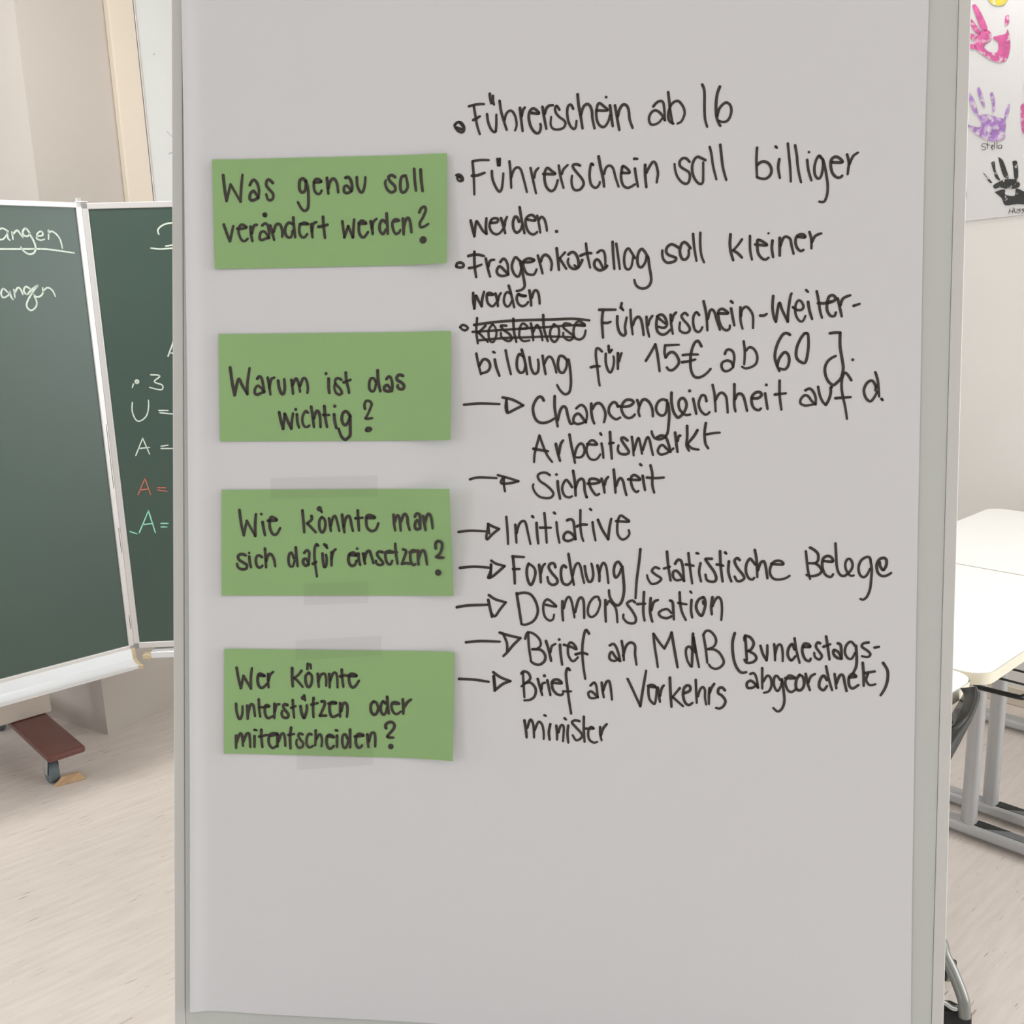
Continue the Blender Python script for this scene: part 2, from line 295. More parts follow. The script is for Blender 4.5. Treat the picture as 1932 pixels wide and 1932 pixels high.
b = MB(); b.box(g, (-1.2, bB, .142), (FT['beam'][0], bB + .07, .40)); b.out('stand_beam', 'beam', cb, bevel=.003)
b = MB(); b.box(g, (.35, bB - .02, .4), (.45, bB + .06, 1.7)); b.box(g, (.37, hB + .03, 1.2), (.43, bB, 1.3)); b.out('stand_post', 'beam', cb, bevel=.004)
a0, a1 = FT['ln'][0] - .005, FT['rn'][0] + .004
b = MB(); fe = FT['rn'][1] - .01
b.box(g, (a0, fe, .116), (a1, bB + .42, .14)); ft = b.out('stand_foot', 'maroon', cb, bevel=.009)
for k, bb in enumerate((fe + .115, bB + .33)):
    am = (a0 + a1) / 2; c = AB(am - .022, bb, .039); b = MB(); b.tube([c - AD * .014, c + AD * .014], .039, 24); wh = b.out('caster_wheel', 'wheel', ft, True)
    m_ = wh.modifiers.new('es', 'EDGE_SPLIT')
    b = MB()
    for q in (am - .041, am - .005): b.prism([AB(q, bb + y, z) for y, z in ((-.034, .116), (.03, .116), (.022, .06), (.010, .03), (-.010, .03), (-.022, .06))], AD * .003)
    b.box(g, (am - .041, bb - .034, .112), (am + .036, bb + .03, .1165)); b.out('caster_bracket', 'zinc', ft, bevel=.001)
# wooden wedge beside the front caster
w0, w1, w2, w3 = map(V, [[-1.5342, 2.9862, 0.0], [-1.4529, 3.039, 0.0], [-1.5084, 3.0001, 0.03], [-1.4726, 3.0387, 0.026]])
dpt = BD * .020
b = MB(); b.add([w0, w1, w3, w2, w0 + dpt, w1 + dpt * .9, w3 + dpt * .7, w2 + dpt * .7], [(0, 1, 2, 3), (4, 7, 6, 5), (0, 4, 5, 1), (3, 2, 6, 7), (0, 3, 7, 4), (1, 5, 6, 2)])
o = b.out('wooden_wedge', 'wood', None, bevel=.003); tag(o, 'pale wooden wedge on the floor blocking the chalkboard caster', 'wedge')

# ================= school desks =================
DW, DD, DH = .785, .620, .755
def rrect(w_, d_, r, n=7, g_=0):
    o = []
    for cx_, cy_, s in ((w_ - r, r, -90), (w_ - r, d_ - r, 0), (r, d_ - r, 90), (r, r, 180)):
        for i in range(n + 1):
            t_ = math.radians(s + 90 * i / n); o.append((cx_ + (r + g_) * math.cos(t_), cy_ + (r + g_) * math.sin(t_)))
    return o
def desk(a, bb, label, group):
    root = thing('school_desk', label, 'desk', (0, 0, 0), group)
    I = lambda x, y, z: V((x, y, z))
    k = rrect(DW, DD, .05); n = len(k)
    b = MB(); k2 = rrect(DW, DD, .05, g_=-.002)
    b.prism([V((x, y, DH - .024)) for x, y in k2], V((0, 0, .024))); b.out('tabletop', 'top', root)
    e = MB(); e.add([V((x, y, DH - .001)) for x, y in k] + [V((x, y, DH - .026)) for x, y in k], [(i, (i + 1) % n, n + (i + 1) % n, n + i) for i in range(n)]); e.out('edge_band', 'edge', root, True)
    b = MB(); b.box(I, (.05, .05, DH - .056), (DW - .05, .07, DH - .026)); b.box(I, (.05, DD - .07, DH - .056), (DW - .05, DD - .05, DH - .026)); b.out('apron', 'apron', root, bevel=.003)
    for x in (.038, DW - .105):
        b = MB(); b.tube([V((x, .27, .04)), V((x, .27, DH - .07))], .020, 20, .029)
        lg = b.out('leg', 'steel', root, True); lg.modifiers.new('es', 'EDGE_SPLIT')
        x2 = x - .004
        b = MB(); b.box(I, (x2 - .026, .07, .012), (x2 + .026, .57, .044)); fb = b.out('foot_bar', 'steel', root, bevel=.010)
        b = MB(); b.box(I, (x2 - .014, .07, .0442), (x2 + .018, .215, .046)); b.out('foot_inlay', 'inlay', fb)
        b = MB(); b.prism([V((x2 - .014, .248, .046)), V((x2 - .014, .215, .046)), V((x2 + .018, .16, .046)), V((x2 + .018, .248, .046))], V((0, 0, .0006))); b.out('black_wedge', 'black', fb)  # flat black wedge laid on the bar beside the leg
        for y0, y1 in ((.034, .07), (.57, .61)): b = MB(); b.box(I, (x2 - .027, y0, .018), (x2 + .028, y1, .045)); b.out('end_cap', 'black', fb, bevel=.004)
        for y in (.050, .585): b = MB(); b.tube([V((x2 + .012, y, .0005)), V((x2 + .012, y, .019))], .014); b.out('levelling_foot', 'felt', fb)
    b = MB(); r = .006; z = .60
    b.tube(cr([(.33, .25, z + .07), (.322, .225, z + .012), (.315, .205, z), (.315, .052, z), (.325, .037, z), (.345, .033, z), (.66, .033, z), (.68, .04, z), (.685, .052, z), (.685, .205, z), (.685, .225, z + .012), (.68, .25, z + .07)], 4), r)
    for x in (.40, .48, .56, .63): b.tube([V((x, .033, z)), V((x, .36, z))], .003, 8)
    b.tube([V((.315, .145, z)), V((.315, .36, z)), V((.685, .36, z)), V((.685, .145, z))], .004, 8)
    b.out('book_basket', 'black', root, True)
    root.location = AB(a, bb, 0); root.rotation_euler.z = math.atan2(AD.y, AD.x)
    return root
def dup(root, a, bb, label):
    r = root.copy(); C.objects.link(r); r.location = AB(a, bb, 0); r['label'] = label
    for ch in list(root.children):
        c = ch.copy(); C.objects.link(c); c.parent = r
        for g_ in ch.children: s_ = g_.copy(); C.objects.link(s_); s_.parent = c
    return r
d2 = desk(1.975, .745, 'white school desk with grey legs in the middle of the row', 'row of white school desks')
dup(d2, 1.186, .757, 'white school desk nearest the camera, rounded corner above the black chair')
dup(d2, 2.765, .745, 'white school desk at the end of the row against the wall')

# ================= chair =================
CD = {'inner': [[0.8998, 1.8197, 0.7639], [0.8941, 1.8225, 0.7607], [0.8878, 1.8256, 0.7506], [0.878, 1.8303, 0.7252], [0.8668, 1.8356, 0.6902], [0.857, 1.8402, 0.6585], [0.7915, 1.8694, 0.5042]], 'rim': [[0.8705, 1.7561, 0.7907], [0.871, 1.7558, 0.7817], [0.8704, 1.7561, 0.7632], [0.863, 1.7598, 0.7345], [0.8483, 1.7669, 0.7131], [0.8339, 1.7738, 0.6972], [0.7603, 1.8065, 0.6205]], 'rim2': [[0.8654, 1.7419, 0.7974], [0.8676, 1.7408, 0.7881], [0.8671, 1.741, 0.7676], [0.8598, 1.7446, 0.7382], [0.8446, 1.7521, 0.7146], [0.8279, 1.76, 0.6971], [0.755, 1.7925, 0.6164]], 'outer': [[0.8693, 1.7455, 0.7946], [0.8757, 1.7423, 0.7829], [0.8758, 1.7422, 0.7668], [0.8695, 1.7454, 0.7353], [0.857, 1.7516, 0.6935], [0.8391, 1.7603, 0.6389], [0.7659, 1.7933, 0.4291]]}
ch = thing('school_chair', 'charcoal plastic school chair with grey tube frame tucked under the nearest desk', 'chair', AB(1.8, .66, 0))
rows = [cr([tuple(p) for p in CD[k]], 4) for k in ('inner', 'rim', 'rim2', 'outer')]
n = len(rows[0]); back = [tuple(V(p) + BD * .03 - Zv * .012) for p in rows[3]]
inn = [tuple(V(p) + BD * .012 - Zv * .03) for p in rows[0]]
rows = [inn] + rows + [back]
b = MB(); b.add([p for r_ in rows for p in r_], [(i * n + k, i * n + k + 1, (i + 1) * n + k + 1, (i + 1) * n + k) for i in range(len(rows) - 1) for k in range(n - 1)])
b.out('backrest', 'shell', ch, True)
tp = [V(p) for p in [[0.891, 1.8697, 0.16], [0.8952, 1.8422, 0.14], [0.9022, 1.8191, 0.12], [0.9088, 1.795, 0.095], [0.9115, 1.7784, 0.075], [0.9129, 1.7744, 0.045]]]
b = MB(); b.tube(cr([tuple(p) for p in [AB(1.56, .70, .62), AB(1.60, .74, .4), AB(1.80, .80, .2)] + tp], 6), .0125, 16); b.out('frame_tube', 'tube', ch, True)
b = MB(); b.tube(cr([tuple(p) for p in [[0.8604, 1.7979, 0.07], [0.8788, 1.7906, 0.065], [0.8898, 1.7821, 0.06], [0.9018, 1.7816, 0.06], [0.9169, 1.7904, 0.06]]], 5), .0055, 10); b.out('cross_rod', 'chrome', ch, True)
cp = [V(p) for p in [[0.8594, 1.7925, 0.05], [0.9379, 1.786, 0.05], [0.9322, 1.766, 0.0], [0.8502, 1.7634, 0.0]]]
b = MB(); dn = BD * .05
b.add([cp[0], cp[1], cp[2], cp[3], cp[0] + dn, cp[1] + dn, cp[2] + dn, cp[3] + dn], [(0, 1, 2, 3), (4, 7, 6, 5), (0, 4, 5, 1), (3, 2, 6, 7), (0, 3, 7, 4), (1, 5, 6, 2)])
b.out('floor_glide', 'black', ch, bevel=.008)
b = MB(); b.box(lambda x, y, z: AB(1.30 + x, .74 + y, z), (0, 0, .43), (.36, .38, .445)); b.out('seat', 'shell', ch, bevel=.006)
b = MB()
for x in (1.33, 1.62):
    b.tube(cr([tuple(AB(x, .74, .66)), tuple(AB(x, .76, .44)), tuple(AB(x, .9, .425)), tuple(AB(x, 1.1, .42)), tuple(AB(x, 1.12, .2)), tuple(AB(x, 1.12, .012))], 6), .0115, 12)
b.out('side_frame', 'tube', ch, True)

# ================= flipchart easel =================
def BW(u, v, n=0): return P0 + HU * u + HV * v + HN * n
F0, F1 = [-0.15074550743055626, 0.5260807237302558]
BT, BB_ = .56, -.535
es = thing('flipchart_easel', 'white flipchart board leaning back on an easel in the foreground', 'flipchart', tuple(V((BW(.19, -.5).x, BW(.19, -.5).y, 0))))
RW = .0098
box('board_panel', BW, (F0 + RW + .0004, BB_, -.018), (F1 - RW - .0004, BT, 0), 'board', es)
box('side_rail', BW, (F0, BB_, -.02), (F0 + RW, BT, .0006), 'rail', es, bevel=.0008)
box('side_rail', BW, (F1 - RW, BB_, -.02), (F1, BT, .0006), 'rail', es, bevel=.0008)
box('clamp_bar', BW, (F0 + .01, .505, .0062), (F1 - .01, .548, .022), 'rail', es, bevel=.004)
box('pen_tray', BW, (F0 + .02, BB_ - .02, -.015), (F1 - .02, BB_ + .012, .07), 'rail', es, bevel=.004)
def leg(u, foot):
    b = MB(); b.tube([BW(u, BB_ + .1, -.032), foot], .014, 14); return b.out('easel_leg', 'steel', es, True)
mid = V((BW(.19, 0).x, BW(.19, 0).y, 0)); fwd = V((HN.x, HN.y, 0)).normalized()
leg(F0 + .12, mid + V((HU.x, HU.y, 0)) * -.36 + fwd * .22 + Zv * .002); leg(F1 - .12, mid + V((HU.x, HU.y, 0)) * .36 + fwd * .22 + Zv * .002); leg(.19, mid - fwd * .42 + Zv * .002)

# paper sheet clamped to the board
PL, PR, PB = [(-0.1397, 0.427),
 (-0.1389, 0.3815),
 (-0.1377, 0.2898),
 (-0.1353, 0.1042),
 (-0.1343, -0.0844),
 (-0.1338, -0.2761),
 (-0.1343, -0.4711)], [(0.492, 0.4085),
 (0.4916, 0.3227),
 (0.492, 0.2231),
 (0.4935, 0.0609),
 (0.494, -0.0278),
 (0.4951, -0.1396),
 (0.4971, -0.3439),
 (0.4988, -0.4473)], [(-0.1343, -0.4731),
 (-0.1011, -0.4727),
 (-0.0569, -0.4736),
 (0.0064, -0.473),
 (0.0785, -0.4727)]
def interp(t, x):
    t = sorted(t)
    for (a, c), (a2, c2) in zip(t, t[1:]):
        if x <= a2: return c + (c2 - c) * (x - a) / (a2 - a)
    (a, c), (a2, c2) = t[-2:]; return c + (c2 - c) * (x - a) / (a2 - a)
lt, rt = [(v, u) for u, v in PL], [(v, u) for u, v in PR]
NP = .0012
def pn(d): return NP + .0042 * math.exp(-(d / .010) ** 2)      # the left edge stands off the board
ps = thing('flipchart_paper', 'large white flipchart sheet with black handwritten answers, clamped to the board', 'paper', tuple(BW(.17, -.45, .001)))
b = MB(); ss = [0, .004, .008, .012, .018, .026, .04, .07, .1, .3, .5, .7, .9, 1]; nv = 40
for j in range(nv + 1):
    for s in ss:
        v = .52 + (-.4723 - .52) * j / nv; uL, uR = interp(lt, v), interp(rt, v); u = uL + (uR - uL) * s
        vb = interp(PB, u) if u < .08 else PB[-1][1] - (u - .08) * .01
        v2 = .52 + (vb - .52) * j / nv
        b.add([BW(u, v2, pn(u - uL))], [])
m_ = len(ss); b.f = [(j * m_ + i, j * m_ + i + 1, (j + 1) * m_ + i + 1, (j + 1) * m_ + i) for j in range(nv) for i in range(m_ - 1)]
b.out('paper_sheet', 'paper', ps, True)
HWP = .00118
for nme, d in [('bullet_dot', '1006 3147 1029 3165 1058 3160 1082 3127 1082 3094 1068 3080 1040 3086 1016 3109 1001 3137 1006 3147/1020 3119 1049 3109 1068 3104/1044 3164 1077 3122'),
 ('handwritten_word', '1123 3297 1175 3310 1222 3314 1255 3313/1166 3297 1181 3213 1196 3134 1220 3059/1162 3181 1190 3194 1219 3212/1302 3400 1307 3358 1317 3317/1330 3381 1331 3339 1340 3307/1280 3229 1290 3164 1314 3104 1343 3075 1357 3084/1357 3084 1361 3145 1360 3223/1387 3338 1402 3245 1427 3162 1451 3092/1431 3176 1445 3226 1473 3253 1501 3243 1525 3197 1535 3132 1522 3086/1562 3275 1572 3187 1587 3080/1577 3205 1586 3251 1604 3278/1661 3231 1722 3225 1708 3249 1675 3268 1647 3245 1638 3195 1653 3125 1681 3078 1710 3059 1733 3073 1742 3114 1737 3137/1754 3280 1769 3192 1789 3095/1773 3220 1787 3265 1810 3288 1843 3292/1899 3252 1875 3285 1861 3262 1871 3225 1899 3192 1937 3164 1951 3136 1933 3100 1886 3087 1844 3097 1825 3134 1829 3194/2015 3259 1996 3292 1973 3283 1964 3233 1974 3159 1998 3108 2026 3089 2040 3112 2044 3157/2051 3378 2061 3286 2081 3184 2096 3092/2081 3207 2099 3267 2126 3294 2154 3284 2173 3238 2179 3173 2198 3090/2210 3241 2303 3240 2270 3277 2233 3301 2215 3264 2211 3196 2226 3136 2258 3103 2286 3107 2313 3148 2327 3202/@2292 3350 12/2325 3280 2336 3202 2351 3106/2367 3279 2382 3201 2397 3123 2407 3073/2392 3187 2405 3242 2432 3283 2464 3277 2483 3236 2493 3158 2518 3089/2689 3264 2716 3295 2748 3308 2771 3294 2781 3239 2787 3148/2787 3148 2764 3189 2731 3222 2699 3231 2667 3205 2654 3159 2669 3118 2701 3113 2737 3130 2764 3162/2811 3380 2822 3297 2832 3215 2852 3119/2857 3119 2824 3142 2814 3193 2827 3252 2849 3288 2881 3305 2909 3296 2941 3249 2951 3204 2938 3158 2920 3131 2893 3118/3093 3437 3112 3382 3115 3255 3121 3155 3140 3086/3239 3416 3218 3353 3210 3262 3216 3171 3235 3116 3249 3093/3221 3171 3238 3234 3273 3274 3300 3283 3328 3260 3338 3214 3325 3160 3299 3129 3262 3125 3235 3134'),
 ('bullet_dot', '1019 2717 1045 2722 1071 2701 1077 2675 1056 2665 1035 2676 1029 2701 1055 2701/1050 2706 1066 2675'),
 ('handwritten_word', '1159 2827 1170 2709 1177 2551/1159 2833 1227 2842 1299 2840/1155 2710 1207 2714 1264 2734/1372 2849 1378 2793/1393 2849 1393 2793/1383 2834 1383 2793/1326 2748 1332 2682 1359 2615 1390 2573 1411 2593 1421 2660 1425 2726/1476 2827 1487 2730 1494 2603/1493 2689 1513 2750 1544 2775 1575 2754 1602 2667 1629 2565/1658 2768 1680 2666 1707 2554/1690 2686 1700 2737 1725 2767/1767 2716 1865 2714 1839 2740 1802 2766 1782 2736 1778 2675 1794 2609 1830 2572 1861 2582 1881 2623 1891 2663/1898 2785 1915 2688 1941 2596/1925 2714 1940 2754 1975 2789/2078 2782 2052 2793 2021 2788 2022 2763 2058 2717 2100 2665 2111 2624 2085 2584 2044 2575 2018 2600 2008 2651 2012 2697/2190 2786 2175 2796 2165 2761 2161 2695 2172 2629 2198 2598 2224 2597 2244 2623 2248 2643/2235 2856 2252 2769 2274 2678 2285 2602/2283 2708 2298 2759 2328 2778 2359 2753 2381 2676 2407 2600/2431 2716 2497 2715 2476 2751 2440 2771 2431 2731 2427 2676 2443 2615 2479 2589 2514 2599 2544 2618/2536 2831 2562 2830/2542 2750 2554 2674 2570 2598/2628 2779 2630 2688 2641 2592/2639 2713 2664 2763 2694 2803 2719 2782 2736 2711 2731 2661 2727 2631/2998 2799 2970 2827 2938 2827 2915 2796 2925 2759 2967 2731 2994 2712 3004 2680 2996 2634 2973 2616 2936 2631 2899 2677 2879 2737 2874 2782/3130 2810 3093 2829 3065 2839 3038 2816 3021 2762 3027 2698 3050 2647 3083 2615 3110 2623 3114 2678 3112 2792/3164 2919 3179 2860 3195 2759 3224 2649/3251 2936 3261 2858 3277 2744 3306 2643/3555 2906 3552 2806 3559 2661/3557 2761 3587 2785 3621 2790 3657 2769 3677 2724 3668 2679 3634 2650 3594 2650 3564 2661/3708 2913 3718 2903/3740 2808 3732 2738 3748 2653/3807 2936 3819 2836 3831 2727 3838 2622/3867 2920 3883 2835 3890 2765 3906 2676 3922 2615/@3981 2863 11/3968 2799 3980 2714 4006 2629/4081 2812 4066 2832 4042 2798 4028 2733 4035 2674 4060 2643 4084 2663 4097 2732 4096 2787 4081 2822/4096 2802 4112 2747 4129 2662 4140 2587 4137 2513 4118 2458 4094 2449 4074 2454/4170 2776 4254 2775 4229 2810 4194 2820 4165 2796 4161 2746 4177 2686 4212 2651 4242 2651 4256 2665/4292 2838 4308 2769 4304 2719 4300 2675/4313 2759 4341 2823 4380 2852'),
 ('handwritten_word', '1147 2330 1164 2258 1180 2196/1180 2196 1195 2319 1221 2293 1253 2242 1284 2216/1284 2216 1279 2272 1283 2349/1320 2308 1372 2312 1382 2338 1356 2348 1325 2333 1310 2282 1331 2231 1373 2210 1409 2230 1425 2255/1408 2348 1430 2281 1446 2219/1440 2281 1445 2322 1460 2357/1564 2315 1548 2351 1528 2357 1512 2311 1518 2254 1544 2223 1575 2243 1591 2284/1568 2438 1585 2336 1612 2217/1631 2335 1699 2324 1693 2360 1657 2370 1621 2335 1627 2269 1653 2222 1690 2206 1721 2227/1719 2365 1735 2293 1747 2221/1735 2329 1755 2354 1781 2333 1798 2277 1803 2236/@1886 2230 15'),
 ('bullet_dot', '1025 1941 1035 1967 1067 1972 1088 1956 1083 1936 1056 1931 1030 1936 1025 1946'),
 ('handwritten_word', '1181 2064 1182 1981 1188 1914 1199 1847/1129 2028 1171 2038 1218 2038 1265 2027/1135 1925 1193 1935 1245 1955/1281 2006 1297 1929 1319 1851/1302 1934 1318 1985 1354 1995/1406 1974 1427 2000 1448 1995 1469 1953 1475 1871/1475 1871 1444 1902 1412 1933 1391 1933 1376 1897 1392 1866 1428 1856 1475 1866/1573 1983 1541 2014 1521 1994 1506 1938 1522 1881 1553 1850 1574 1865 1589 1922 1589 1973 1573 1983/1578 1968 1594 1901 1611 1824 1617 1767 1591 1737 1549 1727/1604 1973 1661 1972 1697 1988 1656 2003 1614 1988 1604 1942 1631 1880 1668 1865 1699 1870 1719 1910/1728 2028 1750 1951 1771 1874/1754 1977 1769 2018 1795 2033 1826 2012 1848 1961 1843 1904/1888 2088 1899 2001 1910 1904/1960 2052 1914 2001/1914 2001 1972 1914/1989 2034 2020 2054 2051 2039 2072 1993 2078 1936 2068 1921 2042 1942/2108 1987 2083 1936 2048 1911 2006 1927 1985 1968 1990 1998/2137 2125 2149 2038 2160 1987 2176 1920/2092 2023 2144 2043 2185 2043/2236 2047 2266 2067 2292 2052 2303 1996 2304 1924/2319 1935 2294 1909 2253 1899 2217 1925 2211 1966 2232 1991 2257 1971 2284 1919/2363 2138 2369 2036 2381 1909/2394 2122 2410 2025 2427 1908/2553 1999 2522 2050 2496 2081 2471 2050 2462 1984 2473 1923 2499 1903 2524 1928 2538 2009/2665 2003 2634 2054 2608 2075 2583 2044 2574 1983 2585 1933 2611 1922 2641 1963 2650 2013/2665 2003 2677 1922 2693 1830 2684 1779 2654 1749 2608 1744 2567 1770 2551 1816/2916 2084 2888 2102 2856 2112 2824 2089 2815 2052 2834 2024 2871 2010 2899 1996 2890 1973 2858 1960 2821 1960 2793 1988 2783 2029 2783 2062/3017 2078 2994 2110 2966 2129 2943 2111 2930 2065 2936 2019 2954 1987 2982 1986 3004 2018 3004 2064/3038 2197 3049 2087 3070 1972/3098 2206 3099 2110 3110 2018 3134 1958/3349 2190 3346 2107 3356 2038 3376 1974/3445 2148 3414 2102 3374 2057/3374 2057 3411 2033 3448 1996/3511 2175 3514 2060 3531 1978/3556 2104 3649 2097 3621 2125 3577 2142 3573 2104 3579 2038 3607 1994 3640 1977 3667 1993/@3663 2196 10/3697 2135 3693 2070 3705 1998/3756 2157 3758 2075 3759 2009/3763 2091 3784 2151 3810 2167 3843 2145 3855 2090 3873 2024/3902 2166 3962 2160 3951 2182 3918 2182 3892 2161 3887 2112 3904 2068 3932 2046 3953 2056/3999 2203 4016 2143 4018 2067/4022 2121 4048 2170 4096 2191'),
 ('handwritten_word', '1174 1713 1174 1646 1185 1579/1185 1579 1195 1687 1221 1646 1248 1599/1248 1599 1253 1661 1268 1723/1299 1697 1346 1697 1320 1712 1294 1702 1295 1645 1316 1609 1347 1599 1373 1629/1367 1707 1383 1645 1389 1598/1389 1645 1399 1686 1414 1712/1498 1706 1466 1717 1446 1686 1441 1634 1462 1598 1488 1603 1509 1644/1481 1773 1503 1696 1530 1588/1560 1696 1628 1685 1592 1685 1565 1701 1550 1665 1566 1618 1598 1598 1629 1608 1649 1633/1659 1731 1670 1664 1676 1602/1680 1669 1700 1726 1726 1726 1742 1684 1748 1618'),
 ('bullet_dot', '1063 1419 1083 1439 1110 1432 1130 1412 1110 1393 1084 1399 1063 1419'),
 ('crossed_out_word', '1210 1498 1204 1386 1218 1280/1284 1432 1224 1373/1224 1373 1305 1293/1344 1445 1311 1392 1318 1313 1352 1293 1378 1353 1370 1412 1344 1445/1463 1431 1417 1431 1437 1399 1491 1359 1511 1319 1478 1300 1424 1333 1417 1372/1523 1490 1530 1385 1551 1293/1576 1405 1649 1411 1609 1451 1583 1418 1577 1339 1611 1300 1664 1306/1675 1451 1689 1372 1697 1306/1696 1378 1728 1437 1762 1378 1776 1306/1780 1522 1788 1404 1822 1299/1873 1443 1841 1385 1849 1319 1882 1293 1914 1339 1913 1411 1873 1443/2012 1443 1966 1450 1953 1417 2006 1371 2046 1338 2007 1306 1960 1332 1953 1371/2058 1436 2137 1430 2084 1469 2045 1417 2046 1338 2092 1312 2131 1338 2144 1390/1184 1439 1377 1464 1576 1477 1840 1483 2037 1489 2175 1475/1171 1379 1377 1392 1576 1405 1775 1417 1972 1430 2136 1443/1225 1307 1444 1326 1643 1332 1842 1339 2039 1332'),
 ('handwritten_word', '2257 1565 2304 1565 2397 1565/2290 1561 2282 1468 2293 1328/2291 1454 2329 1453 2356 1463/2447 1620 2443 1583 2462 1560/2439 1583 2453 1574/2412 1509 2413 1444 2432 1374 2465 1346 2484 1365 2478 1420 2491 1499/2522 1564 2529 1467 2544 1355/2543 1434 2561 1481 2588 1504 2612 1481 2627 1420 2637 1350/2658 1504 2664 1420 2684 1336/2673 1434 2686 1480 2709 1513/2750 1508 2778 1522 2806 1508 2825 1471 2830 1434 2807 1410 2761 1420/2765 1489 2816 1447/2750 1508 2742 1443 2752 1383 2785 1355 2822 1359 2863 1396/2861 1521 2867 1443 2882 1359/2871 1466 2884 1512 2907 1540/3004 1516 2981 1535 2953 1512 2968 1479 3005 1438 3024 1401 3011 1373 2974 1368 2942 1387 2937 1419 2941 1456/3100 1517 3077 1541 3054 1508 3051 1453 3065 1397 3093 1374 3116 1388 3129 1416/3135 1633 3154 1554 3165 1476 3171 1388/3174 1485 3187 1545 3205 1563 3228 1540 3247 1475 3276 1392/3256 1531 3338 1530 3319 1554 3287 1568 3260 1545 3266 1475 3290 1415 3327 1388 3354 1401 3358 1429/3364 1632 3378 1618/3365 1572 3380 1498 3395 1429/3442 1581 3443 1507 3449 1452 3464 1401/3448 1507 3456 1558 3488 1585 3520 1562 3548 1507 3550 1406/3607 1511 3639 1511 3662 1525/3712 1674 3708 1581 3721 1498 3738 1460/3738 1460 3762 1614 3790 1553 3836 1459/3836 1459 3839 1553 3853 1663 3863 1695/3876 1580 3909 1558 3947 1558 3963 1585 3946 1624 3919 1635 3898 1596 3899 1525 3928 1470 3960 1464 3981 1508/3982 1722 3998 1706/4000 1623 4013 1552 4036 1481/4069 1711 4086 1634 4099 1552 4117 1491/4082 1612 4136 1612 4189 1628/4157 1612 4205 1628 4226 1650 4204 1677 4172 1667 4157 1617 4158 1552 4186 1508 4219 1507 4229 1535/4242 1650 4260 1579 4278 1502/4265 1595 4286 1650 4344 1677/4373 1589 4421 1605'),
 ('handwritten_word', '1206 1194 1220 1122 1247 1016/1233 1089 1266 1142 1306 1135 1327 1089 1307 1043 1254 1023/1352 1208 1366 1201/1366 1142 1380 1076 1408 1003/1459 1221 1480 1122 1507 1016/1612 1168 1579 1188 1559 1142 1560 1069 1587 1030 1620 1043 1633 1102/1598 1227 1626 1129 1647 1017/1665 1162 1679 1076 1706 1023 1739 1037 1745 1102 1738 1142/1778 1175 1792 1089 1806 1017/1792 1102 1824 1162 1857 1155 1884 1089 1898 1030/1989 1135 1956 1168 1923 1168 1910 1102 1924 1043 1957 1030 1983 1076 1989 1135/2002 1142 2016 1057 2024 945 2012 866 1973 846 1933 879 1906 925/2285 1211 2261 1234 2238 1234 2234 1174 2245 1094 2260 977 2270 921/2193 1076 2226 1085 2268 1085/2341 1258 2346 1202/2369 1225 2355 1202/2341 1225 2364 1216/2318 1192 2319 1118 2339 1052 2362 1034 2380 1071 2389 1127 2384 1169/2421 1197 2422 1127 2423 1062/2431 1127 2444 1178 2453 1197/2659 1132 2700 1202 2736 1271/2736 1271 2755 1188 2776 1044/2819 1262 2934 1267/2819 1262 2815 1202 2825 1160/2825 1160 2848 1192 2880 1206 2913 1183 2937 1132 2928 1095 2892 1058 2859 1053 2836 1076/3123 1254 3109 1282 3090 1300 3063 1277 3041 1212 3033 1138 3039 1059 3063 1004 3100 990 3141 1004 3177 1032 3204 1064/2968 1180 3023 1185 3096 1185/2964 1120 3024 1129 3074 1143/3321 1189 3334 1221 3362 1226 3390 1203 3400 1152 3392 1087/3392 1087 3373 1124 3336 1134 3300 1115 3296 1078 3319 1046 3356 1050 3392 1078/3475 1295 3486 1208 3483 1101/3495 1217 3521 1244 3549 1240 3577 1208 3591 1157 3579 1106 3538 1078 3493 1069 3465 1083/3856 1350 3828 1364 3797 1350 3762 1290 3740 1217 3737 1152 3756 1092 3776 1046/3756 1092 3773 1152 3813 1203 3845 1184 3855 1134 3843 1083 3816 1060 3775 1069/3993 1362 3973 1357 3938 1304 3913 1230 3914 1162 3946 1125 3988 1119 4007 1204 4011 1283 4004 1357 3983 1362/4185 1362 4226 1367 4268 1367/4268 1367 4270 1257 4288 1151 4300 1072 4286 993 4251 951 4221 930 4184 956 4157 1009 4150 1072 4170 1125 4205 1157 4236 1172/@4376 1141 13'),
 ('arrow', '1102 753 1238 764 1412 760/1437 817 1526 797 1616 750/1616 750 1553 719 1491 687 1475 692 1464 734 1469 802/1469 802 1480 698'),
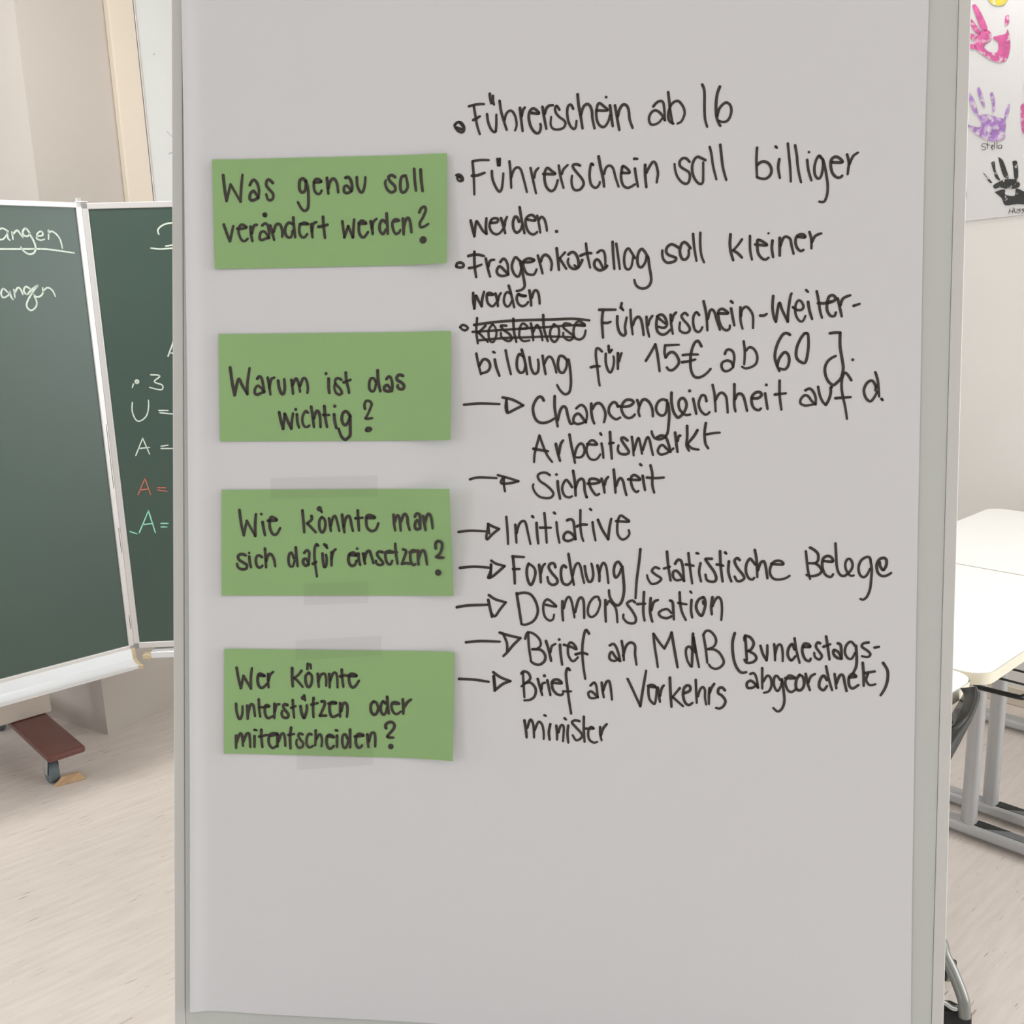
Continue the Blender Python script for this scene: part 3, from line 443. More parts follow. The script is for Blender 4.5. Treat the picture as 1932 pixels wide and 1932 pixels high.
 ('handwritten_word', '1792 792 1777 818 1751 823 1720 787 1700 725 1716 647 1753 606 1805 601 1852 617 1883 637/1886 829 1887 736 1903 632 1915 570/1914 622 1934 705 1959 741 1985 726 2002 659 2023 597 2044 597/2072 725 2102 751 2128 751 2154 720 2165 664 2156 607/2156 607 2129 643 2103 674 2077 679 2052 648 2052 611 2084 591 2125 601 2156 617/2200 767 2201 705 2212 638 2228 597/2211 721 2231 757 2262 772 2293 752 2320 695 2320 649 2311 608/2427 742 2411 773 2385 778 2355 742 2351 695 2372 660 2413 634 2449 650/2427 747 2489 742 2535 753 2560 779 2539 799 2498 799 2468 768 2458 722 2479 670 2516 645 2552 655 2572 676/2590 799 2607 743 2602 702 2613 661/2612 753 2631 794 2657 805 2693 779 2719 723 2725 661/2841 795 2805 805 2770 785 2750 733 2766 687 2802 667 2832 688 2842 744 2841 800/2851 775 2863 683 2859 590 2850 518 2825 482 2785 466 2744 476 2723 507 2717 533/2879 862 2880 785 2896 708 2923 662 2943 652 2973 678 2998 719 3007 765 2991 806 2966 816 2941 785 2947 729 2978 688 3009 673 3039 678/@3031 878 14/3062 811 3079 735 3090 684/3174 791 3163 832 3138 842 3118 812 3109 766 3125 715 3161 679 3186 684 3201 700/3222 929 3239 858 3245 797 3252 705/3250 802 3274 848 3304 863 3335 833 3346 777 3353 695/3404 935 3406 838 3407 757 3418 706/3411 808 3431 848 3461 854 3487 818 3514 711/3552 818 3602 818 3632 844 3616 869 3581 864 3552 828 3553 772 3574 732 3609 717 3629 732/@3670 930 13/3661 859 3673 788 3684 727/3779 966 3782 839 3799 723/3742 849 3832 860/3993 885 4027 900 4058 875 4079 824 4080 768/4080 768 4049 794 4019 834 3989 844 3959 814 3955 778 3990 758 4040 763 4080 773/4097 915 4113 844 4139 789 4164 764/4164 764 4188 809 4202 865 4201 910 4211 910/4368 971 4337 1017 4312 1032 4293 986 4290 911 4302 835 4323 749 4340 648/4242 820 4302 825 4366 830/4571 916 4550 957 4526 967 4492 941 4473 886 4489 826 4525 795 4554 821 4582 876/4563 1037 4585 962 4598 836/4571 927 4567 886/4618 816 4628 806'),
 ('handwritten_word', '1759 491 1734 398 1719 330 1715 262/1759 491 1797 388 1829 320 1871 264/1708 377 1766 367 1834 357/1901 420 1917 347 1939 275/1928 337 1942 415 1963 451/2017 502 2034 409 2056 316 2067 259/2061 316 2081 389 2112 425 2138 410 2149 363 2134 322 2108 306 2077 306/2169 421 2251 416 2230 447 2204 452 2179 426 2164 369 2185 307 2222 286 2258 297 2283 334/2281 514 2291 499/2292 427 2303 370 2310 303/2363 525 2370 422 2382 298/2359 427 2395 433/2513 454 2487 475 2462 474 2467 449 2499 402 2525 361 2515 341 2484 335 2448 345 2432 376 2437 412/2549 485 2560 413 2567 326/2571 372 2600 470 2616 450 2638 342/2643 373 2677 476 2698 466 2714 399 2731 332/2764 482 2794 497 2825 492 2846 467 2867 405 2878 364/2878 359 2842 390 2816 415 2791 410 2771 368 2792 338 2833 343 2878 369 2903 390/2915 524 2926 436 2938 359/2936 452 2946 493 2961 498/3015 581 3017 488 3013 417 3034 371/3102 545 3073 494 3023 432/3023 422 3059 391 3115 381/3172 607 3163 530 3170 438 3196 392/3179 510 3235 521 3290 526'),
 ('arrow', '1160 108 1218 124 1297 125 1392 121/1402 147 1497 122 1581 97/1581 97 1518 80 1445 74 1429 90 1444 121/1455 127 1455 69 1466 7'),
 ('handwritten_word', '1852 152 1815 172 1768 166 1748 140 1769 99 1816 68 1864 27 1885 -10 1864 -41 1823 -47 1770 -37 1728 -1 1707 46 1712 72/@1909 157 13/1920 100 1926 33 1943 -51/2044 50 2017 91 1991 111 1965 69 1961 23 1982 -24 2019 -39 2045 -28/2052 190 2069 86 2076 -23/2075 45 2095 102 2126 123 2147 97 2153 25 2169 -32 2174 -32/2178 82 2240 83 2281 99 2255 119 2214 124 2193 113 2194 72 2220 20 2252 -16 2278 -5/2296 125 2313 73 2324 6/2323 73 2333 115 2353 141/2399 204 2410 105 2417 7/2421 64 2441 116 2461 132 2482 101 2493 49 2510 -13/2523 122 2621 118 2600 149 2569 159 2549 138 2550 86 2571 35 2597 14 2612 25/2624 252 2635 242/2646 154 2657 87 2668 31/2711 243 2728 171 2729 78 2746 11/2682 139 2754 135 2826 141'),
 ('arrow', '1063 -351 1169 -338 1296 -342/1321 -278 1364 -299 1417 -319/1417 -319 1364 -362 1317 -410 1307 -389 1312 -352 1322 -284/1322 -284 1333 -362'),
 ('handwritten_word', '1479 -213 1491 -339 1497 -449/1558 -280 1564 -364 1570 -437/1570 -353 1590 -280 1621 -248 1647 -263 1669 -352 1691 -446/1704 -205 1715 -215/1742 -262 1748 -351 1759 -440/1809 -177 1820 -282 1832 -433/1773 -303 1867 -302/1892 -171 1903 -181/1914 -254 1925 -348 1942 -432/2006 -237 2031 -227 2058 -242 2069 -304 2080 -398/2080 -398 2054 -357 2012 -336 1981 -363 1981 -400 2013 -415 2049 -404 2080 -382/2119 -147 2120 -277 2132 -366 2148 -413/2089 -288 2126 -272 2177 -271/2202 -136 2212 -146/2224 -250 2235 -328 2252 -406/2270 -229 2307 -311 2360 -394/2360 -394 2369 -300 2384 -217/2425 -237 2534 -240 2502 -210 2466 -189 2446 -216 2436 -278 2442 -351 2474 -392 2510 -386 2540 -349 2535 -313'),
 ('arrow', '1077 -664 1204 -651 1353 -659/1352 -596 1394 -622 1468 -641/1468 -641 1416 -690 1364 -733 1327 -744 1347 -686 1347 -628/1352 -633 1348 -738'),
 ('handwritten_word', '1536 -556 1636 -560/1541 -567 1553 -682 1559 -792/1542 -666 1600 -665/1678 -617 1663 -659 1664 -722 1680 -780 1701 -800 1722 -763 1737 -694 1721 -647 1678 -617/1768 -626 1779 -704 1785 -778/1784 -699 1799 -641 1820 -614/1909 -644 1898 -613 1867 -613 1852 -645 1878 -692 1926 -749 1921 -785 1885 -797 1853 -776 1842 -729/2001 -643 1980 -627 1960 -659 1960 -727 1977 -779 2008 -794 2034 -783 2060 -746/2021 -527 2037 -621 2054 -715 2071 -793/2059 -715 2079 -631 2105 -604 2126 -635 2143 -713 2159 -776/2162 -629 2174 -702 2195 -759 2221 -759 2236 -711 2230 -649 2219 -607/2271 -622 2288 -695 2289 -758/2288 -684 2308 -616 2328 -600 2349 -642 2367 -772/2478 -624 2452 -588 2426 -604 2412 -656 2418 -708 2433 -723 2459 -692 2474 -645/2484 -629 2495 -728 2502 -832 2488 -916 2462 -958 2431 -959 2400 -928 2379 -886 2373 -834/2636 -475 2627 -585 2609 -741 2601 -898/2798 -639 2762 -629 2737 -661 2768 -691 2815 -722 2805 -748 2769 -769 2733 -770 2707 -734 2696 -698/2862 -492 2874 -606 2897 -741/2839 -638 2890 -621/2933 -596 2954 -563 2981 -568 2998 -622 3011 -741/3011 -741 2978 -688 2945 -656 2918 -667 2919 -710 2946 -737 2984 -731/3044 -502 3057 -610 3080 -762/3024 -600 3089 -610/3113 -501 3129 -506/3147 -587 3137 -663 3155 -744/3242 -548 3210 -548 3189 -554 3222 -602 3265 -661 3282 -714 3267 -742 3229 -742 3202 -727 3191 -684/3310 -482 3317 -606 3336 -740/3285 -595 3339 -605/3353 -492 3363 -502/3386 -567 3382 -642 3393 -696 3410 -739/3476 -554 3454 -538 3433 -566 3461 -625 3504 -678 3516 -710 3489 -732 3458 -733 3436 -695/3608 -590 3581 -558 3560 -542 3534 -586 3530 -650 3552 -704 3584 -719 3600 -703/3601 -466 3618 -557 3626 -697/3630 -638 3650 -578 3677 -562 3693 -599 3711 -706/3740 -582 3835 -586 3829 -564 3798 -554 3761 -566 3735 -609 3731 -663 3758 -705 3801 -715 3858 -704 3895 -681/4026 -470 4038 -573 4050 -649 4066 -705/4060 -439 4096 -459 4127 -494 4128 -545 4108 -571/4108 -571 4053 -572/4108 -571 4139 -596 4160 -632 4140 -663 4096 -679 4061 -680 4035 -670/4173 -550 4248 -554 4237 -518 4202 -508 4168 -534 4164 -596 4185 -657 4216 -682 4241 -682 4255 -661/4269 -400 4276 -492 4284 -594 4305 -655 4340 -675 4375 -654 4408 -612 4412 -566 4392 -531 4367 -536 4353 -577 4364 -628 4395 -669 4425 -668/4561 -538 4550 -513 4520 -513 4481 -544 4463 -601 4474 -657 4504 -682 4534 -661 4557 -609/4561 -548 4572 -614 4569 -701 4561 -783 4538 -845 4509 -871 4484 -866/4635 -552 4641 -588 4667 -618 4690 -576 4689 -531 4664 -516 4630 -532 4611 -578 4622 -639 4658 -669 4697 -663 4731 -642'),
 ('arrow', '1053 -1009 1154 -991 1324 -982/1334 -897 1392 -933 1482 -957/1482 -957 1435 -1016 1388 -1081 1356 -1050/1329 -939 1345 -1013 1362 -1087'),
 ('handwritten_word', '1576 -876 1599 -1013 1621 -1144/1581 -882 1639 -870 1697 -884 1740 -941 1762 -1020 1746 -1084 1710 -1126 1653 -1149 1621 -1144/1829 -971 1918 -985 1892 -954 1844 -924 1813 -956 1809 -1019 1825 -1077 1862 -1107 1893 -1096 1903 -1054/1973 -937 1974 -1031 1981 -1105/1985 -999 2005 -925 2030 -899 2052 -935 2074 -1040 2079 -1076/2084 -1029 2109 -929 2135 -902 2156 -933 2162 -1027 2163 -1080/2291 -920 2280 -894 2244 -900 2208 -948 2193 -1011 2204 -1058 2236 -1067 2272 -1035 2297 -967 2296 -920/2343 -919 2344 -1013 2350 -1107/2354 -960 2374 -928 2405 -949 2437 -1000 2449 -1110/2596 -934 2570 -919 2529 -946 2566 -997 2603 -1059 2604 -1101 2578 -1117 2532 -1108 2500 -1072 2500 -1041/2672 -844 2669 -948 2670 -1027 2681 -1089/2617 -949 2684 -943/2730 -895 2726 -999 2738 -1067 2748 -1098/2737 -999 2756 -931 2792 -909/2896 -912 2917 -928 2924 -993 2930 -1074/2908 -1048 2871 -1065 2823 -1055 2801 -1023 2832 -995 2875 -988 2908 -1020/2975 -840 2982 -937 2999 -1013 3032 -1078/2966 -932 3035 -942/3066 -832 3076 -843/3077 -903 3074 -990 3085 -1055/3173 -879 3136 -901 3116 -956 3133 -1010 3165 -1037 3186 -987 3195 -927 3184 -884 3173 -879/3179 -933 3174 -912/3253 -877 3244 -953 3250 -1024/3254 -953 3280 -893 3306 -876 3328 -908 3335 -984 3331 -1071'),
 ('arrow', '1136 -1315 1263 -1301 1433 -1302/1432 -1223 1517 -1247 1612 -1266/1612 -1266 1549 -1331 1502 -1390 1465 -1428/1464 -1238 1496 -1316 1497 -1385'),
 ('handwritten_word', '1679 -1213 1687 -1336 1707 -1465/1654 -1271 1673 -1219 1724 -1224 1776 -1269 1790 -1320 1764 -1353 1719 -1361/1719 -1361 1790 -1365 1829 -1410 1824 -1462 1779 -1495 1727 -1484 1707 -1465/1835 -1287 1861 -1370 1882 -1460/1874 -1383 1887 -1331 1918 -1310/@1950 -1271 13/1957 -1316 1964 -1400 1978 -1490/1990 -1315 2054 -1333 2099 -1351 2080 -1313 2047 -1294 2028 -1327 2029 -1398 2056 -1449 2081 -1455 2113 -1422/2206 -1213 2180 -1182 2162 -1234 2150 -1344 2158 -1473 2179 -1608/2093 -1397 2151 -1382 2196 -1394/2386 -1312 2418 -1298 2444 -1330 2464 -1387 2477 -1445/2477 -1445 2439 -1414 2406 -1369 2387 -1389 2388 -1428 2426 -1446 2464 -1426/2488 -1271 2502 -1354 2509 -1438/2502 -1399 2526 -1315 2564 -1282 2602 -1307 2604 -1384 2618 -1473/2758 -1201 2769 -1301 2789 -1419 2800 -1490/2758 -1201 2810 -1276 2853 -1327/2853 -1327 2890 -1250 2912 -1188/2912 -1188 2938 -1330 2968 -1486/3091 -1336 3072 -1308 3045 -1313 3036 -1356 3051 -1427 3080 -1478/3094 -1193 3092 -1340 3089 -1478/3099 -1222 3125 -1363 3150 -1481/3094 -1222 3109 -1293 3115 -1354/3182 -1201 3203 -1314 3219 -1441/3182 -1201 3205 -1167 3242 -1171 3280 -1213 3290 -1260 3268 -1303 3221 -1323/3221 -1323 3277 -1326 3324 -1358 3358 -1424 3340 -1467 3294 -1492 3252 -1478 3233 -1455/3446 -1181 3429 -1261 3435 -1365 3455 -1449 3489 -1505 3517 -1519 3549 -1513/3534 -1200 3543 -1302 3552 -1412/3534 -1200 3577 -1214 3607 -1264 3586 -1316 3551 -1331/3565 -1331 3616 -1359 3631 -1395 3603 -1425 3553 -1433 3531 -1405/3527 -1215 3528 -1244/3664 -1284 3687 -1357 3717 -1407/3717 -1407 3722 -1341 3721 -1276/3778 -1267 3786 -1340 3788 -1405/3787 -1354 3807 -1281 3835 -1273 3850 -1331 3852 -1411/3949 -1307 3927 -1263 3899 -1301 3894 -1359 3923 -1402 3958 -1365/3947 -1212 3964 -1314 3994 -1422/4020 -1283 4076 -1282 4062 -1260 4026 -1261 4013 -1320 4036 -1385 4072 -1405 4085 -1383/4160 -1251 4139 -1244 4126 -1280 4155 -1323 4177 -1359 4156 -1389 4121 -1368 4113 -1332/4209 -1191 4225 -1285 4241 -1387/4189 -1279 4245 -1256/4308 -1247 4330 -1261 4338 -1319 4340 -1377/4340 -1377 4304 -1370 4275 -1342 4275 -1306 4310 -1319 4339 -1369/4450 -1265 4414 -1230 4379 -1260 4366 -1318 4389 -1368 4424 -1375 4451 -1323/4457 -1265 4466 -1374 4461 -1446 4434 -1505/4561 -1234 4519 -1242 4506 -1271 4556 -1306 4577 -1334 4557 -1357 4508 -1351/4611 -1276 4646 -1268'),
 ('handwritten_word', '3583 -1528 3612 -1520 3634 -1556 3650 -1636/3650 -1643 3613 -1600 3584 -1586 3556 -1609 3564 -1646 3607 -1644 3642 -1614/3682 -1474 3684 -1576 3686 -1650/3692 -1591 3726 -1539 3755 -1560 3763 -1618 3743 -1670 3701 -1686/3834 -1572 3805 -1537 3784 -1559 3785 -1625 3814 -1668 3842 -1623 3848 -1572/3848 -1565 3864 -1659 3873 -1754 3853 -1820 3818 -1843 3782 -1815/3876 -1556 3954 -1554 3925 -1533 3897 -1541 3877 -1593 3900 -1658 3935 -1672 3970 -1642/3996 -1524 3969 -1569 3970 -1642 4006 -1655 4034 -1611 4025 -1545 3996 -1524/4046 -1515 4061 -1588 4084 -1653/4069 -1588 4089 -1536 4124 -1513/4224 -1562 4195 -1526 4167 -1563 4161 -1622 4197 -1650 4225 -1613/4214 -1445 4237 -1547 4268 -1648/4286 -1509 4295 -1574 4303 -1632/4302 -1589 4329 -1522 4357 -1522 4372 -1587 4388 -1652/4406 -1535 4463 -1526 4434 -1505 4406 -1535 4408 -1600 4437 -1628 4485 -1598/4516 -1408 4525 -1503 4528 -1604/4532 -1495 4616 -1478/4560 -1502 4547 -1553 4577 -1595 4625 -1587/4684 -1404 4721 -1468 4723 -1548 4703 -1621 4670 -1680'),
 ('arrow', '1078 -1638 1209 -1641 1340 -1657/1378 -1571 1443 -1615 1528 -1645/1528 -1645 1463 -1673 1392 -1734/1392 -1734 1378 -1604/1385 -1603 1399 -1707'),
 ('handwritten_word', '1637 -1564 1645 -1681 1653 -1785/1625 -1577 1644 -1557 1683 -1569 1703 -1614 1677 -1648 1626 -1688/1651 -1661 1703 -1653 1749 -1704 1743 -1769 1705 -1803 1653 -1811/1767 -1619 1787 -1690 1808 -1761/1801 -1709 1807 -1663 1832 -1650/@1825 -1591 15/1851 -1630 1865 -1694 1879 -1759/1890 -1648 1974 -1652 1941 -1621 1896 -1635 1897 -1700 1930 -1744 1969 -1756 1988 -1743/2044 -1534 2024 -1521 2012 -1573 2026 -1690 2041 -1800 2061 -1916/1988 -1723 2059 -1721/2225 -1665 2257 -1638 2276 -1670 2283 -1721 2290 -1766/2290 -1766 2258 -1735 2232 -1716 2207 -1730 2220 -1769 2258 -1774 2290 -1760/2321 -1636 2328 -1694 2341 -1765/2334 -1707 2359 -1635 2384 -1622 2398 -1673 2412 -1782/2543 -1598 2596 -1706 2655 -1833/2655 -1833 2678 -1671 2701 -1523/2718 -1655 2755 -1663 2784 -1662 2755 -1644 2727 -1654 2723 -1707 2734 -1769 2767 -1806 2781 -1801 2790 -1743 2793 -1676/2802 -1666 2813 -1733 2823 -1790/2822 -1737 2835 -1675 2854 -1646/2904 -1578 2911 -1702 2922 -1830/2990 -1666 2930 -1744/2930 -1744 3020 -1822/3032 -1708 3074 -1687 3078 -1654 3055 -1640 3027 -1665 3019 -1722 3034 -1784 3067 -1811 3099 -1791/3124 -1591 3130 -1695 3136 -1790/3145 -1733 3162 -1675 3185 -1651 3204 -1679 3205 -1741 3216 -1802/3241 -1659 3238 -1730 3239 -1797/3242 -1702 3260 -1654 3282 -1620/3372 -1674 3348 -1651 3320 -1661 3316 -1699 3349 -1722 3378 -1764 3365 -1807 3333 -1832 3300 -1828'),
 ('handwritten_word', '1655 -1987 1669 -2071 1676 -2136/1681 -2051 1707 -1979 1733 -2024 1741 -2134/1746 -2069 1778 -1996 1810 -2021 1824 -2086 1825 -2145/1829 -1936 1842 -1942/1881 -2013 1869 -2085 1877 -2150/1933 -2024 1941 -2095 1941 -2147/1953 -2082 1972 -2023 1998 -2035 1993 -2159/2004 -1957 2017 -1969/2037 -2021 2031 -2092 2039 -2170/2133 -1979 2094 -1973 2069 -1994 2108 -2038 2153 -2088 2154 -2121 2109 -2148 2076 -2104/2171 -1939 2172 -2055 2180 -2159/2185 -2042 2256 -2040 2230 -2028 2211 -2067 2218 -2132 2257 -2163 2289 -2156/2313 -2025 2314 -2083 2327 -2141/2320 -2096 2339 -2037 2370 -1997')]:
    for dd in (clusters(d, .0055, 9) if nme == 'handwritten_word' else [d]):
        ink(dd, lambda u, v: BW(u, v, NP + .00025), HWP * (.95 if nme == 'crossed_out_word' else 1), nme, 'ink', ps)

